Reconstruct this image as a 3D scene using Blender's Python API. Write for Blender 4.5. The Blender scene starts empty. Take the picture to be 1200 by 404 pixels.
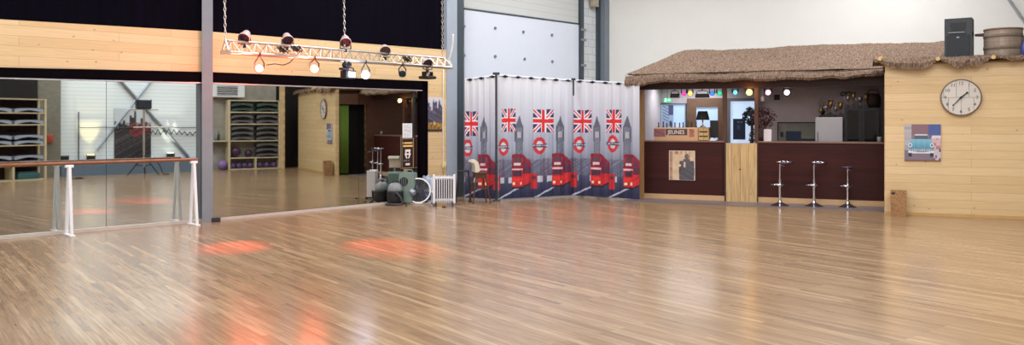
import bpy, bmesh, math, random
import numpy as np
from mathutils import Vector, Matrix
random.seed(7)
RND = random.Random(11)
sc = bpy.context.scene
C = sc.collection
PI = math.pi
# ------------------------------------------------------------------ camera geometry
F, H, E = 960.0, 143.3, 1.6
def lin(c):
    return tuple((x/12.92 if x <= .04045 else ((x+.055)/1.055)**2.4) for x in c)
def rgb(r, g, b): return lin((r/255, g/255, b/255))
def W(px, D, z=0.0): return Vector(((px-600)/F*D, D, z))
def zat(py, D): return E-(py-H)*D/F
def WP(px, py, D): return W(px, D, zat(py, D))
def FL(px, py):
    D = F*E/(py-H); return W(px, D, 0)
class Fr:
    """a vertical plane: t = heading of its normal, d = distance; local x right, local y away, z up"""
    def __init__(s, t, d):
        s.t, s.d = t, d; s.n = Vector((math.sin(t), math.cos(t), 0)); s.u = Vector((math.cos(t), -math.sin(t), 0))
    def D(s, px): return s.d/(math.cos(s.t)+math.sin(s.t)*(px-600)/F)
    def s(s, px): return W(px, s.D(px)).dot(s.u)
    def z(s, px, py): return zat(py, s.D(px))
    def P(s, x, z=0, off=0): return s.n*(s.d-off)+s.u*x+Vector((0, 0, z))
    def at(s, px, py, off=0):
        f = Fr(s.t, s.d-off); D = f.D(px); return WP(px, py, D)
    def off(s, o): return Fr(s.t, s.d-o)
    @property
    def rz(s): return -s.t
TM, DM, TB, DB, TC, DC, TL = -.848, 12.493, .383, 15.704, .399, 16.958, -.77
FM = Fr(TM, DM)                                  # right stretch of the mirror wall
J = W(243, FM.D(243)); FLm = Fr(TL, J.dot(Vector((math.sin(TL), math.cos(TL), 0))))   # left stretch
FB = Fr(TB, DB); FC = Fr(TC, DC)
FD = Fr(TM, 12.6+.25); FW = Fr(TB, 21.4)
def refl(P, fr):
    P = Vector(P); return P-2*(P.dot(fr.n)-fr.d)*fr.n
class MFr:
    """frame of a thing seen in a mirror: px/py of its two floor ends as they appear, turned back into the room"""
    def __init__(s, a, b, mir):
        s.va, s.vb = FL(*a), FL(*b); s.mir = mir
        s.a, s.b = refl(s.va, mir), refl(s.vb, mir)
        s.x = (s.a-s.b).normalized(); s.L = (s.a-s.b).length
        s.y = Vector((-s.x.y, s.x.x, 0)); s.rz = math.atan2(s.x.y, s.x.x)
        vd = (s.vb-s.va).normalized(); s.vt = math.atan2(-vd.y, vd.x); s.vfr = Fr(s.vt, s.va.dot(Vector((math.sin(s.vt), math.cos(s.vt), 0))))
    def loc(s, px, py):           # local x (from b), z of the apparent pixel on the front plane
        D = s.vfr.D(px); p = refl(WP(px, py, D), s.mir); return (p-s.b).dot(s.x), p.z
    def P(s, x, y=0, z=0): return s.b+s.x*x+s.y*y+Vector((0, 0, z))
# ------------------------------------------------------------------ materials
MATS = {}
def nt(name):
    m = bpy.data.materials.new(name); m.use_nodes = True; n = m.node_tree; n.nodes.clear()
    out = n.nodes.new('ShaderNodeOutputMaterial'); b = n.nodes.new('ShaderNodeBsdfPrincipled')
    n.links.new(b.outputs[0], out.inputs[0]); return m, n, b
def setp(b, **k):
    for a, v in k.items():
        a = a.replace('_', ' ')
        if a in b.inputs: b.inputs[a].default_value = v
def plain(name, col, rough=.5, metal=0., var=.08, scale=8, bump=0., emit=None, es=0, coat=0, alpha=1, stretch=(1, 1, 1)):
    if name in MATS: return MATS[name]
    m, n, b = nt(name); N = n.nodes; L = n.links
    c = rgb(*col)
    tc = N.new('ShaderNodeTexCoord'); mp = N.new('ShaderNodeMapping'); mp.inputs['Scale'].default_value = stretch
    L.new(tc.outputs['Object'], mp.inputs[0])
    ns = N.new('ShaderNodeTexNoise'); ns.inputs['Scale'].default_value = scale; ns.inputs['Detail'].default_value = 4
    L.new(mp.outputs[0], ns.inputs['Vector'])
    r = N.new('ShaderNodeValToRGB'); r.color_ramp.elements[0].position = .3; r.color_ramp.elements[1].position = .7
    r.color_ramp.elements[0].color = tuple(x*(1-var) for x in c)+(1,); r.color_ramp.elements[1].color = tuple(min(1, x*(1+var)) for x in c)+(1,)
    L.new(ns.outputs[0], r.inputs[0]); L.new(r.outputs[0], b.inputs['Base Color'])
    setp(b, Roughness=rough, Metallic=metal)
    if coat: setp(b, Coat_Weight=coat, Coat_Roughness=.1)
    if bump:
        bp = N.new('ShaderNodeBump'); bp.inputs['Strength'].default_value = bump; bp.inputs['Distance'].default_value = .01
        L.new(ns.outputs[0], bp.inputs['Height']); L.new(bp.outputs[0], b.inputs['Normal'])
    if emit:
        b.inputs['Emission Color'].default_value = rgb(*emit)+(1,); b.inputs['Emission Strength'].default_value = es
    MATS[name] = m; return m
def vcol(name, rough=.7, sheen=0):
    if name in MATS: return MATS[name]
    m, n, b = nt(name); a = n.nodes.new('ShaderNodeAttribute'); a.attribute_name = 'Col'
    n.links.new(a.outputs['Color'], b.inputs['Base Color']); setp(b, Roughness=rough); MATS[name] = m; return m
def M_planks(name, cols, bw, rh, rough, axis='xz', rot=0, grain=.25, mortar=.002, mcol=None, knots=0, coat=0, bump=.2, blend=.5, spec=.5, gscale=(1.2, 22)):
    m, n, b = nt(name); N = n.nodes; L = n.links
    tc = N.new('ShaderNodeTexCoord'); sep = N.new('ShaderNodeSeparateXYZ'); L.new(tc.outputs['Object'], sep.inputs[0])
    cb = N.new('ShaderNodeCombineXYZ')
    L.new(sep.outputs['XYZ'.index(axis[0].upper())], cb.inputs[0]); L.new(sep.outputs['XYZ'.index(axis[1].upper())], cb.inputs[1])
    mp = N.new('ShaderNodeMapping'); mp.inputs['Rotation'].default_value = (0, 0, rot); L.new(cb.outputs[0], mp.inputs[0])
    br = N.new('ShaderNodeTexBrick'); br.offset = .37; br.inputs['Scale'].default_value = 1
    br.inputs['Brick Width'].default_value = bw; br.inputs['Row Height'].default_value = rh
    br.inputs['Mortar Size'].default_value = mortar; br.inputs['Mortar Smooth'].default_value = .3; br.inputs['Bias'].default_value = 0
    br.inputs['Color1'].default_value = (0, 0, 0, 1); br.inputs['Color2'].default_value = (1, 1, 1, 1); br.inputs['Mortar'].default_value = (.5, .5, .5, 1)
    L.new(mp.outputs[0], br.inputs['Vector'])
    ramp = N.new('ShaderNodeValToRGB'); el = ramp.color_ramp.elements
    while len(el) < len(cols): el.new(.5)
    for i, c in enumerate(cols): el[i].position = i/(len(cols)-1); el[i].color = rgb(*c)+(1,)
    L.new(br.outputs['Color'], ramp.inputs[0])
    gm = N.new('ShaderNodeMapping'); gm.inputs['Scale'].default_value = (gscale[0], gscale[1], 1); L.new(mp.outputs[0], gm.inputs[0])
    g = N.new('ShaderNodeTexNoise'); g.inputs['Scale'].default_value = 2.0; g.inputs['Detail'].default_value = 6; g.inputs['Roughness'].default_value = .65; L.new(gm.outputs[0], g.inputs['Vector'])
    gr = N.new('ShaderNodeMapRange'); gr.inputs[1].default_value = .3; gr.inputs[2].default_value = .7; gr.inputs[3].default_value = 1-grain; gr.inputs[4].default_value = 1+grain*.5; L.new(g.outputs[0], gr.inputs[0])
    mx = N.new('ShaderNodeMix'); mx.data_type = 'RGBA'; mx.blend_type = 'MULTIPLY'; mx.inputs[0].default_value = 1
    L.new(ramp.outputs[0], mx.inputs[6]); L.new(gr.outputs[0], mx.inputs[7])
    last = mx.outputs[2]
    if knots:
        km = N.new('ShaderNodeMapping'); km.inputs['Scale'].default_value = (1, 1.6, 1); L.new(mp.outputs[0], km.inputs[0])
        v = N.new('ShaderNodeTexVoronoi'); v.inputs['Scale'].default_value = knots; L.new(km.outputs[0], v.inputs['Vector'])
        kr = N.new('ShaderNodeMapRange'); kr.inputs[1].default_value = .03; kr.inputs[2].default_value = .09; kr.inputs[3].default_value = .75; kr.inputs[4].default_value = 0; L.new(v.outputs['Distance'], kr.inputs[0])
        k = N.new('ShaderNodeMix'); k.data_type = 'RGBA'; k.inputs[7].default_value = rgb(125, 80, 40)+(1,); L.new(kr.outputs[0], k.inputs[0]); L.new(last, k.inputs[6]); last = k.outputs[2]
    m2 = N.new('ShaderNodeMix'); m2.data_type = 'RGBA'; m2.inputs[7].default_value = rgb(*(mcol or (60, 40, 25)))+(1,)
    mm = N.new('ShaderNodeMath'); mm.operation = 'MULTIPLY'; mm.inputs[1].default_value = blend; L.new(br.outputs['Fac'], mm.inputs[0])
    L.new(mm.outputs[0], m2.inputs[0]); L.new(last, m2.inputs[6]); L.new(m2.outputs[2], b.inputs['Base Color'])
    setp(b, Roughness=rough, Specular_IOR_Level=spec)
    if coat: setp(b, Coat_Weight=coat, Coat_Roughness=.12)
    if bump:
        bp = N.new('ShaderNodeBump'); bp.invert = True; bp.inputs['Strength'].default_value = bump; bp.inputs['Distance'].default_value = .004
        L.new(br.outputs['Fac'], bp.inputs['Height']); L.new(bp.outputs[0], b.inputs['Normal'])
    MATS[name] = m; return m
def M_thatch():
    m, n, b = nt('thatch'); N = n.nodes; L = n.links
    tc = N.new('ShaderNodeTexCoord'); mp = N.new('ShaderNodeMapping'); mp.inputs['Scale'].default_value = (6, 1.2, 1.6); mp.inputs['Rotation'].default_value = (0, 0, .0); L.new(tc.outputs['Object'], mp.inputs[0])
    a = N.new('ShaderNodeTexNoise'); a.inputs['Scale'].default_value = 7; a.inputs['Detail'].default_value = 8; a.inputs['Roughness'].default_value = .8; L.new(mp.outputs[0], a.inputs['Vector'])
    r = N.new('ShaderNodeValToRGB'); e = r.color_ramp.elements; e.new(.5)
    for i, (p, c) in enumerate(((.36, (74, 58, 50)), (.5, (122, 101, 87)), (.66, (166, 143, 124)))): e[i].position = p; e[i].color = rgb(*c)+(1,)
    L.new(a.outputs[0], r.inputs[0]); L.new(r.outputs[0], b.inputs['Base Color']); setp(b, Roughness=.95, Specular_IOR_Level=.1)
    bp = N.new('ShaderNodeBump'); bp.inputs['Strength'].default_value = .8; bp.inputs['Distance'].default_value = .03; L.new(a.outputs[0], bp.inputs['Height']); L.new(bp.outputs[0], b.inputs['Normal'])
    return m
def M_ribs(name, col, col2, pitch, rough=.45, axis=2):
    m, n, b = nt(name); N = n.nodes; L = n.links
    tc = N.new('ShaderNodeTexCoord'); sep = N.new('ShaderNodeSeparateXYZ'); L.new(tc.outputs['Object'], sep.inputs[0])
    d = N.new('ShaderNodeMath'); d.operation = 'DIVIDE'; d.inputs[1].default_value = pitch; L.new(sep.outputs[axis], d.inputs[0])
    fr = N.new('ShaderNodeMath'); fr.operation = 'FRACT'; L.new(d.outputs[0], fr.inputs[0])
    r = N.new('ShaderNodeValToRGB'); e = r.color_ramp.elements; e.new(.5)
    for i, (p, c) in enumerate(((.0, col2), (.12, col), (.9, col))): e[i].position = p; e[i].color = rgb(*c)+(1,)
    L.new(fr.outputs[0], r.inputs[0]); L.new(r.outputs[0], b.inputs['Base Color']); setp(b, Roughness=rough)
    MATS[name] = m; return m
floor_m = M_planks('laminate_floor', [(134, 106, 80), (160, 131, 101), (147, 118, 89), (174, 146, 115)], 1.5, .06, .21, 'xy', rot=-.0, grain=.42, mortar=.0025, mcol=(118, 88, 64), coat=.0, bump=.04, blend=.5, spec=.55, gscale=(1.1, 20))
pine = M_planks('pine_cladding', [(214, 182, 134), (224, 194, 150), (218, 187, 140)], 2.1, .14, .45, 'xz', grain=.13, mortar=.004, mcol=(164, 124, 78), knots=4.2, bump=.35, blend=.55, gscale=(1.0, 30))
raw = M_planks('raw_board', [(200, 166, 116), (212, 180, 130), (190, 154, 106)], .17, 3.0, .7, 'xz', grain=.42, mortar=.004, mcol=(110, 78, 44), knots=4, bump=.5, blend=.8, gscale=(14, .8))
mahog = M_planks('mahogany_board', [(56, 18, 14), (66, 22, 17), (48, 15, 12)], 1.7, .09, .5, 'xz', grain=.35, mortar=.002, mcol=(26, 8, 8), bump=.2, blend=.6, spec=.25)
blockm = M_planks('white_block', [(205, 208, 212), (215, 218, 220)], .5, .2, .8, 'xz', grain=.04, mortar=.008, mcol=(150, 155, 160), bump=.5, blend=.7)
door_ribs = M_ribs('cream_sectional_ribs', (198, 200, 198), (172, 175, 176), .16)
cladding = M_ribs('white_ribbed_cladding', (226, 234, 238), (168, 178, 186), .115)
thatch = M_thatch(); MATS['thatch'] = thatch
white_wall = plain('white_plaster', (226, 224, 219), .8, var=.015, scale=2)
black_wall = plain('black_drape_wall', (9, 7, 17), 1., var=.3, scale=3, stretch=(3, 3, .3)); black_wall.node_tree.nodes['Principled BSDF'].inputs['Specular IOR Level'].default_value = .05
black_beam = plain('black_beam', (8, 4, 8), .8, var=.2); black_beam.node_tree.nodes['Principled BSDF'].inputs['Specular IOR Level'].default_value = .04
steel_grey = plain('grey_painted_steel', (132, 138, 146), .45, .1, var=.03)
steel_dark = plain('dark_painted_steel', (66, 76, 84), .5, .2, var=.05)
steel_light = plain('pale_grey_steel', (158, 168, 182), .5, .1, var=.03)
ceil_m = plain('pale_ceiling', (205, 208, 210), .8, var=.02)
white_pt = plain('white_enamel', (228, 230, 234), .35, var=.02)
base_w = plain('pale_skirting', (188, 180, 172), .5, var=.06)
chrome = plain('chrome', (215, 215, 225), .12, 1., var=.02)
alu = plain('bright_aluminium', (205, 200, 195), .3, .85, var=.05)
alu_w = plain('dull_aluminium_can', (196, 178, 178), .5, .0, var=.08)
blk = plain('matt_black', (18, 18, 21), .5, var=.15)
blk2 = plain('charcoal_plastic', (42, 46, 52), .5, var=.1)
dkwood = plain('dark_stained_wood', (78, 46, 30), .5, var=.25, scale=5, stretch=(8, 8, 1))
ltwood = plain('light_post_wood', (170, 128, 82), .55, var=.12, scale=5, stretch=(8, 8, 1))
railwood = plain('varnished_rail_wood', (128, 78, 48), .35, var=.15, scale=6)
shelfwood = plain('pale_shelf_board', (196, 182, 150), .6, var=.08)
grey_dado = plain('slate_blue_dado', (96, 112, 130), .6, var=.05)
mirror_m = plain('mirror_glass', (212, 218, 215), .015, 1., var=.0)
# ------------------------------------------------------------------ mesh helpers
def rotm(a): return Matrix.Rotation(a, 4, 'Z')
class MB:
    def __init__(s): s.b = bmesh.new(); s.mats = []; s.mi = 0
    def box(s, x0, x1, y0, y1, z0, z1, bev=0, M=None):
        v0 = len(s.b.verts)
        r = bmesh.ops.create_cube(s.b, size=1); vs = r['verts']
        for v in vs:
            v.co = Vector(((x0+x1)/2+v.co.x*(x1-x0), (y0+y1)/2+v.co.y*(y1-y0), (z0+z1)/2+v.co.z*(z1-z0)))
        if bev:
            ed = {e for v in vs for e in v.link_edges}
            rr = bmesh.ops.bevel(s.b, geom=list(ed), offset=bev, segments=2, affect='EDGES', profile=.6)
            vs = list({v for f in rr['faces'] for v in f.verts}|{v for v in vs if v.is_valid})
        if M: bmesh.ops.transform(s.b, matrix=M, verts=vs)
        return s
    def cyl(s, p0, p1, r, r2=None, seg=14, caps=True):
        p0, p1 = Vector(p0), Vector(p1); d = p1-p0; L = d.length
        if L < 1e-6: return s
        q = d.to_track_quat('Z', 'Y').to_matrix().to_4x4(); M = Matrix.Translation((p0+p1)/2) @ q
        bmesh.ops.create_cone(s.b, cap_ends=caps, segments=seg, radius1=r, radius2=r if r2 is None else r2, depth=L, matrix=M); return s
    def tube(s, pts, r, seg=8, closed=False):
        pts = [Vector(p) for p in pts]; n = len(pts); rings = []
        up = Vector((0, 0, 1)); prev = None
        for i, p in enumerate(pts):
            a = pts[(i-1) % n] if (closed or i) else p; b = pts[(i+1) % n] if (closed or i < n-1) else p
            t = (b-a).normalized()
            if prev is None:
                x = t.cross(up)
                if x.length < 1e-3: x = t.cross(Vector((1, 0, 0)))
            else: x = prev-t*prev.dot(t)
            x.normalize(); y = t.cross(x); prev = x
            rings.append([s.b.verts.new(p+(x*math.cos(2*PI*k/seg)+y*math.sin(2*PI*k/seg))*r) for k in range(seg)])
        m = n if closed else n-1
        for i in range(m):
            A, B = rings[i], rings[(i+1) % n]
            for k in range(seg): s.b.faces.new((A[k], A[(k+1) % seg], B[(k+1) % seg], B[k]))
        if not closed: s.b.faces.new(rings[0][::-1]); s.b.faces.new(rings[-1])
        return s
    def lathe(s, prof, seg=24, M=None):
        rings = []
        M = M or Matrix()
        for r, z in prof:
            if r < 1e-5: rings.append([s.b.verts.new(M @ Vector((0, 0, z)))])
            else: rings.append([s.b.verts.new(M @ Vector((r*math.cos(2*PI*k/seg), r*math.sin(2*PI*k/seg), z))) for k in range(seg)])
        for A, B in zip(rings, rings[1:]):
            for k in range(seg):
                q = (k+1) % seg
                if len(A) == 1 and len(B) == 1: continue
                if len(A) == 1: s.b.faces.new((A[0], B[q], B[k]))
                elif len(B) == 1: s.b.faces.new((A[k], A[q], B[0]))
                else: s.b.faces.new((A[k], A[q], B[q], B[k]))
        return s
    def prism(s, poly, y0, y1, M=None):
        """poly in local x,z extruded along y"""
        M = M or Matrix()
        a = [s.b.verts.new(M @ Vector((x, y0, z))) for x, z in poly]; b = [s.b.verts.new(M @ Vector((x, y1, z))) for x, z in poly]
        s.b.faces.new(a); s.b.faces.new(b[::-1]); n = len(a)
        for i in range(n): s.b.faces.new((a[i], b[i], b[(i+1) % n], a[(i+1) % n]))
        return s
    def ball(s, c, r, sub=2, sc=(1, 1, 1)):
        M = Matrix.Translation(Vector(c)) @ Matrix.Diagonal((sc[0], sc[1], sc[2], 1))
        bmesh.ops.create_icosphere(s.b, subdivisions=sub, radius=r, matrix=M); return s
    def quadstrip(s, A, B):
        a = [s.b.verts.new(Vector(p)) for p in A]; b = [s.b.verts.new(Vector(p)) for p in B]
        for i in range(len(a)-1): s.b.faces.new((a[i], a[i+1], b[i+1], b[i]))
        return s
    def build(s, name, m, parent=None, smooth=False, loc=None, rz=0):
        bmesh.ops.recalc_face_normals(s.b, faces=s.b.faces)
        me = bpy.data.meshes.new(name); s.b.to_mesh(me); s.b.free()
        me.materials.append(m)
        if smooth:
            me.shade_smooth() if smooth is True else me.set_sharp_from_angle(angle=smooth)
        o = bpy.data.objects.new(name, me); C.objects.link(o); o.parent = parent
        if loc is not None: o.location = loc; o.rotation_euler = (0, 0, rz)
        return o
SM = .7
def tag(o, label, cat, group=None, kind=None):
    o['label'] = label; o['category'] = cat
    if group: o['group'] = group
    if kind: o['kind'] = kind
    return o
def thing(name, loc, rz, label, cat, group=None):
    o = bpy.data.objects.new(name, None); C.objects.link(o); o.empty_display_size = .1
    o.location = loc; o.rotation_euler = (0, 0, rz); return tag(o, label, cat, group)
def struct(name, mb, m, parent=None, loc=None, rz=0, label=None, smooth=False):
    o = mb.build(name, m, parent, smooth, loc, rz)
    if parent is None: o['kind'] = 'structure'
    if label: o['label'] = label
    return o
def copy_thing(r, loc, rz=None, label=None):
    c = r.copy(); C.objects.link(c); c.location = loc
    if rz is not None: c.rotation_euler = (0, 0, rz)
    if label: c['label'] = label
    for ch in list(r.children):
        d = ch.copy(); C.objects.link(d); d.parent = c
        for g in list(ch.children):
            k = g.copy(); C.objects.link(k); k.parent = d
    return c
def fbox(fr, px0, px1, z0, z1, o0, o1, bev=0):
    """box on a frame between two pixel columns; o = distance in front of the plane; origin at the left end"""
    a, b = fr.s(px0), fr.s(px1)
    return MB().box(0, b-a, -max(o0, o1), -min(o0, o1), z0, z1, bev), fr.P(a)
def painted(name, w, h, nx, ny, fn, parent=None, loc=None, rz=0, rough=.6, shape=None, thick=.006):
    """upright panel, local x 0..w, z 0..h, printed by fn(u, v) -> sRGB 0..255, with a thin solid body"""
    us, vs = np.meshgrid(np.linspace(0, 1, nx+1), np.linspace(0, 1, ny+1))
    co = []
    for v, u in zip(vs.ravel(), us.ravel()):
        co.append(shape(u, v) if shape else (u*w, 0, v*h))
    n1 = nx+1; faces = [(j*n1+i, j*n1+i+1, (j+1)*n1+i+1, (j+1)*n1+i) for j in range(ny) for i in range(nx)]
    nf = len(co); cols = [tuple(lin(tuple(min(1, max(0, c/255)) for c in fn(u, v)))) for v, u in zip(vs.ravel(), us.ravel())]
    if thick and not shape:
        bk = [(0, thick, 0), (w, thick, 0), (w, thick, h), (0, thick, h)]
        fc = [0, nx, ny*n1+nx, ny*n1]; b0 = len(co); co += bk; cols += [(.6, .58, .55)]*4
        faces += [(b0+3, b0+2, b0+1, b0)]
        faces += [tuple([b0, b0+1]+list(range(nx, -1, -1))), tuple([b0+2, b0+3]+[ny*n1+i for i in range(0, nx+1)])]
        faces += [tuple([b0+3, b0]+[j*n1 for j in range(0, ny+1)]), tuple([b0+1, b0+2]+[j*n1+nx for j in range(ny, -1, -1)])]
    me = bpy.data.meshes.new(name); me.from_pydata(co, [], faces); me.update()
    at = me.color_attributes.new('Col', 'FLOAT_COLOR', 'POINT'); at.data.foreach_set('color', np.array([c+(1,) for c in cols], dtype=np.float32).ravel())
    me.materials.append(vcol('printed_'+name, rough))
    if shape: me.shade_smooth()
    o = bpy.data.objects.new(name, me); C.objects.link(o); o.parent = parent
    if loc is not None: o.location = loc; o.rotation_euler = (0, 0, rz)
    return o
def text(s, size, m, parent, loc, rot=(PI/2, 0, 0), name='lettering', ext=.002, sx=1):
    cu = bpy.data.curves.new(name, 'FONT'); cu.body = s; cu.size = size; cu.extrude = ext; cu.align_x = 'CENTER'; cu.align_y = 'CENTER'
    cu.materials.append(m); tmp = bpy.data.objects.new(name+'_curve', cu); me = bpy.data.meshes.new_from_object(tmp); bpy.data.objects.remove(tmp); bpy.data.curves.remove(cu); o = bpy.data.objects.new(name, me); C.objects.link(o); o.parent = parent; o.location = loc; o.rotation_euler = rot; o.scale = (sx, 1, 1); return o
def hsh(*a):
    x = math.sin(sum((i+1)*12.9898*v for i, v in enumerate(a))*1.0+4.1)*43758.5453; return x-math.floor(x)
def vnoise(x, y):
    xi, yi = math.floor(x), math.floor(y); a, b = x-xi, y-yi; a = a*a*(3-2*a); b = b*b*(3-2*b)
    return (hsh(xi, yi)*(1-a)+hsh(xi+1, yi)*a)*(1-b)+(hsh(xi, yi+1)*(1-a)+hsh(xi+1, yi+1)*a)*b
def mixc(a, b, t): t = min(1, max(0, t)); return tuple(p*(1-t)+q*t for p, q in zip(a, b))
# ================================================================== ROOM SHELL
fl = MB().box(-34, 34, -34, 34, -.12, 0)
floor = struct('floor', fl, floor_m, label='worn oak laminate dance floor with glossy strip planks')
# turn the plank direction: rotate the object, geometry is a big slab
floor.rotation_euler = (0, 0, PI/2+.66)
struct('ceiling', MB().box(-24, 24, -14, 30, 6.6, 6.8), ceil_m)
# mirror wall, left stretch and right stretch (solid black drape wall, pine band, black beam)
CH = 6.6
def wall(name, fr, s0, s1, z0, z1, m, thick=.2, off=0, label=None):
    return struct(name, MB().box(0, s1-s0, 0, thick, z0, z1), m, None, fr.P(s0, 0, off), fr.rz, label)
sJ = FM.s(243); sE = FM.s(521); sLJ = (J-FLm.P(0)).dot(FLm.u); sL0 = FLm.s(0)
wall('wall_left', FLm, sLJ-14, sLJ, 0, CH, black_wall, off=-.03)
wall('wall_mirror_side', FM, sJ, sE, 0, CH, black_wall, off=-.03)
def band(name, fr, pts_top, pts_bot, o0, o1, m, label=None):
    """a board whose top and bottom edges follow given (s, z)"""
    s0 = pts_top[0][0]
    poly = [(s-s0, z) for s, z in pts_top]+[(s-s0, z) for s, z in pts_bot[::-1]]
    return struct(name, MB().prism(poly, -o1, -o0), m, None, fr.P(s0), fr.rz, label)
def zl(fr, px, py): return (fr.s(px), fr.z(px, py))
a = zl(FLm, 0, 23); b = (sLJ, FLm.z(243, 37.2)); sl = (b[1]-a[1])/(b[0]-a[0])
ext = lambda p, q, s: (s, p[1]+(q[1]-p[1])/(q[0]-p[0])*(s-p[0]))
c0 = zl(FLm, 0, 79.2); c1 = (sLJ, FLm.z(243, 84.5)); d0 = zl(FLm, 0, 92.6); d1 = (sLJ, FLm.z(243, 97.2))
sx = sLJ-9
band('trim_1', FLm, [ext(a, b, sx), b], [ext(c0, c1, sx), c1], 0, .05, pine, 'pine board band above the left mirror')
band('trim_2', FLm, [ext(c0, c1, sx), c1], [ext(d0, d1, sx), d1], 0, .09, black_beam, 'black beam along the top of the left mirror')
a = (sJ, FM.z(243, 37.2)); b = zl(FM, 521, 58.6); c0 = (sJ, FM.z(243, 84.5)); c1 = zl(FM, 498, 95.2); d0 = (sJ, FM.z(243, 97.2)); d1 = zl(FM, 491, 105.9)
sM = FM.s(498)
band('trim_3', FM, [a, b], [c0, c1, (b[0], c1[1])], 0, .05, pine, 'pine board band above the right mirror')
band('trim_4', FM, [c0, (sM, c1[1])], [d0, (sM, d1[1])], 0, .09, black_beam, 'black beam along the top of the right mirror')
mb, lo = fbox(FM, 491, 498, 0, c1[1], 0, .09); struct('trim_5', mb, black_beam, None, lo, FM.rz, 'black upright at the right end of the mirror')
mb, lo = fbox(FM, 498, 521, 0, c1[1], 0, .05); struct('trim_6', mb, pine, None, lo, FM.rz, 'narrow pine panel right of the mirror')
thin = plain('bright_edge_strip', (205, 205, 210), .3, .6)
band('trim_7', FLm, [ext(d0, d0 if 0 else (d0[0], d0[1]), d0[0])] if 0 else [(FLm.s(-120), FLm.z(0, 92.2)+0), (sLJ, FLm.z(243, 97.0))], [(FLm.s(-120), FLm.z(0, 93.6)), (sLJ, FLm.z(243, 98.0))], .0, .1, thin, 'thin pale edge above the left mirror')
band('trim_8', FM, [(sJ, d0[1]+.005), (FM.s(491), d1[1]+.005)], [(sJ, d0[1]-.012), (FM.s(491), d1[1]-.012)], .0, .1, thin, 'thin pale edge above the right mirror')
# skirting strips under the mirrors
mb, lo = fbox(FLm, -140, 242, 0, .045, 0, .06); struct('baseboard_left', mb, base_w, None, lo, FLm.rz)
mb, lo = fbox(FM, 244, 521, 0, .04, 0, .06); struct('baseboard_mirror', mb, base_w, None, lo, FM.rz)
# mirrors
def mirror(fr, p0, p1, ztop, label, s0=None, s1=None):
    s0 = fr.s(p0) if s0 is None else s0; s1 = fr.s(p1) if s1 is None else s1
    o = MB().box(0.003, s1-s0-.003, 0, .012, .045, ztop).build('mirror_panel', mirror_m, None, False, fr.P(s0, 0, .02), fr.rz)
    return tag(o, label, 'mirror', 'wall mirrors along the left wall')
zt = FLm.z(120, 95.5)
mirror(FLm, -170, 124, zt+.1, 'tall wall mirror at the far left showing the step shelf')
mirror(FLm, 124, 242, zt+.03, 'wall mirror between the left ballet barre posts, reflecting the white cladding', s1=sLJ-.01)
zt = FM.z(370, 102)
mirror(FM, 244, 419.5, zt+.03, 'long wall mirror right of the grey post reflecting clock and mat shelf', s0=sJ+.01)
mirror(FM, 419.5, 491, zt+.03, 'wall mirror with the dark event sticker, beside the black upright')
# grey column in front of the joint
pc = FL(243, 260); az = math.atan2(pc.x, pc.y)
t = MB().box(-.082, .082, -.05, .05, 0, CH)
col = struct('trim_9', t, steel_grey, None, pc, -az, 'slim grey steel column between the two mirrors')
struct('foot_bracket', MB().box(.06, .2, -.06, .04, 0, .07, .01).cyl((.13, -.07, .045), (.13, -.02, .045), .03), blk2, col)
# end of the mirror wall: pale steel face, dark I column, then door wall
mb, lo = fbox(FM, 521, 533, 0, CH, -.3, .07); struct('trim_10', mb, steel_light, None, lo, FM.rz, 'pale steel column face at the end of the mirror wall')
mb, lo = fbox(FM, 533, 542.5, 0, CH, -.3, .02); struct('trim_11', mb, steel_dark, None, lo, FM.rz, 'dark steel column flange beside the curtain')
fd = FD
sD0, sD1 = fd.s(530), fd.s(713.5)
wall('wall_door_side', fd, sD0, sD1+.2, 0, CH, plain('grey_shed_wall', (176, 180, 184), .7, var=.03))
# sectional door: white flat panel below, ribbed panels above
dpx0, dpx1 = 542, 676
dr = thing('door_1', fd.P(fd.s(dpx0)), fd.rz, 'white sectional shed door with small bolts', 'door'); del dr['category']; dr['kind'] = 'structure'
wd = fd.s(dpx1)-fd.s(dpx0)
def dz(px, py): return fd.off(.06).z(px, py)
zt0, zt1 = dz(541, 10.5), dz(676, 28.5)
MB().prism([(0, 0), (wd, 0), (wd, zt1), (0, zt0)], -.06, 0).build('door_panel', plain('white_door_panel', (214, 220, 232), .4, var=.01), dr)
MB().prism([(0, zt0+.03), (wd, zt1+.03), (wd, CH-.1), (0, CH-.1)], -.05, 0).build('upper_panel', door_ribs, dr)
MB().prism([(0, zt0), (wd, zt1), (wd, zt1+.035), (0, zt0+.035)], -.075, -.0).build('edge_seal', steel_dark, dr)
for px, py in ((580, 33), (613, 37.5), (646.5, 41), (580, 66), (614.5, 69), (647, 72), (543.5, 31), (543.5, 65)):
    f2 = fd.off(.06); D = f2.D(px); p = WP(px, py, D); x = (p-fd.P(fd.s(dpx0))).dot(fd.u)
    MB().cyl((x, -.06, p.z), (x, -.085, p.z), .035, seg=10).build('bolt', plain('bolt_grey', (128, 134, 144), .4, .4), dr)
mb, lo = fbox(fd, 676.5, 680, 0, CH, 0, .12); g = struct('trim_12', mb, steel_dark, None, lo, fd.rz, 'dark guide rail at the right edge of the sectional door')
for py in (34, 46, 76):
    p = fd.off(.12).at(678.5, py); struct('rail_bracket', MB().box(0, .22, -.14, -.1, p.z-.03, p.z+.03, .005), steel_grey, g)
mb, lo = fbox(fd, 680, 698, 0, CH, 0, .03); struct('trim_13', mb, blockm, None, lo, fd.rz, 'strip of white painted blockwork')
mb, lo = fbox(fd, 697, 700, 0, CH, 0, .1); struct('trim_14', mb, steel_dark, None, lo, fd.rz, 'dark vertical pipe on the blockwork')
mb, lo = fbox(fd, 700, 713.5, 0, CH, 0, .25); struct('trim_15', mb, plain('mid_grey_column', (120, 128, 138), .5, var=.03), None, lo, fd.rz, 'mid grey corner column left of the white wall')
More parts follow.
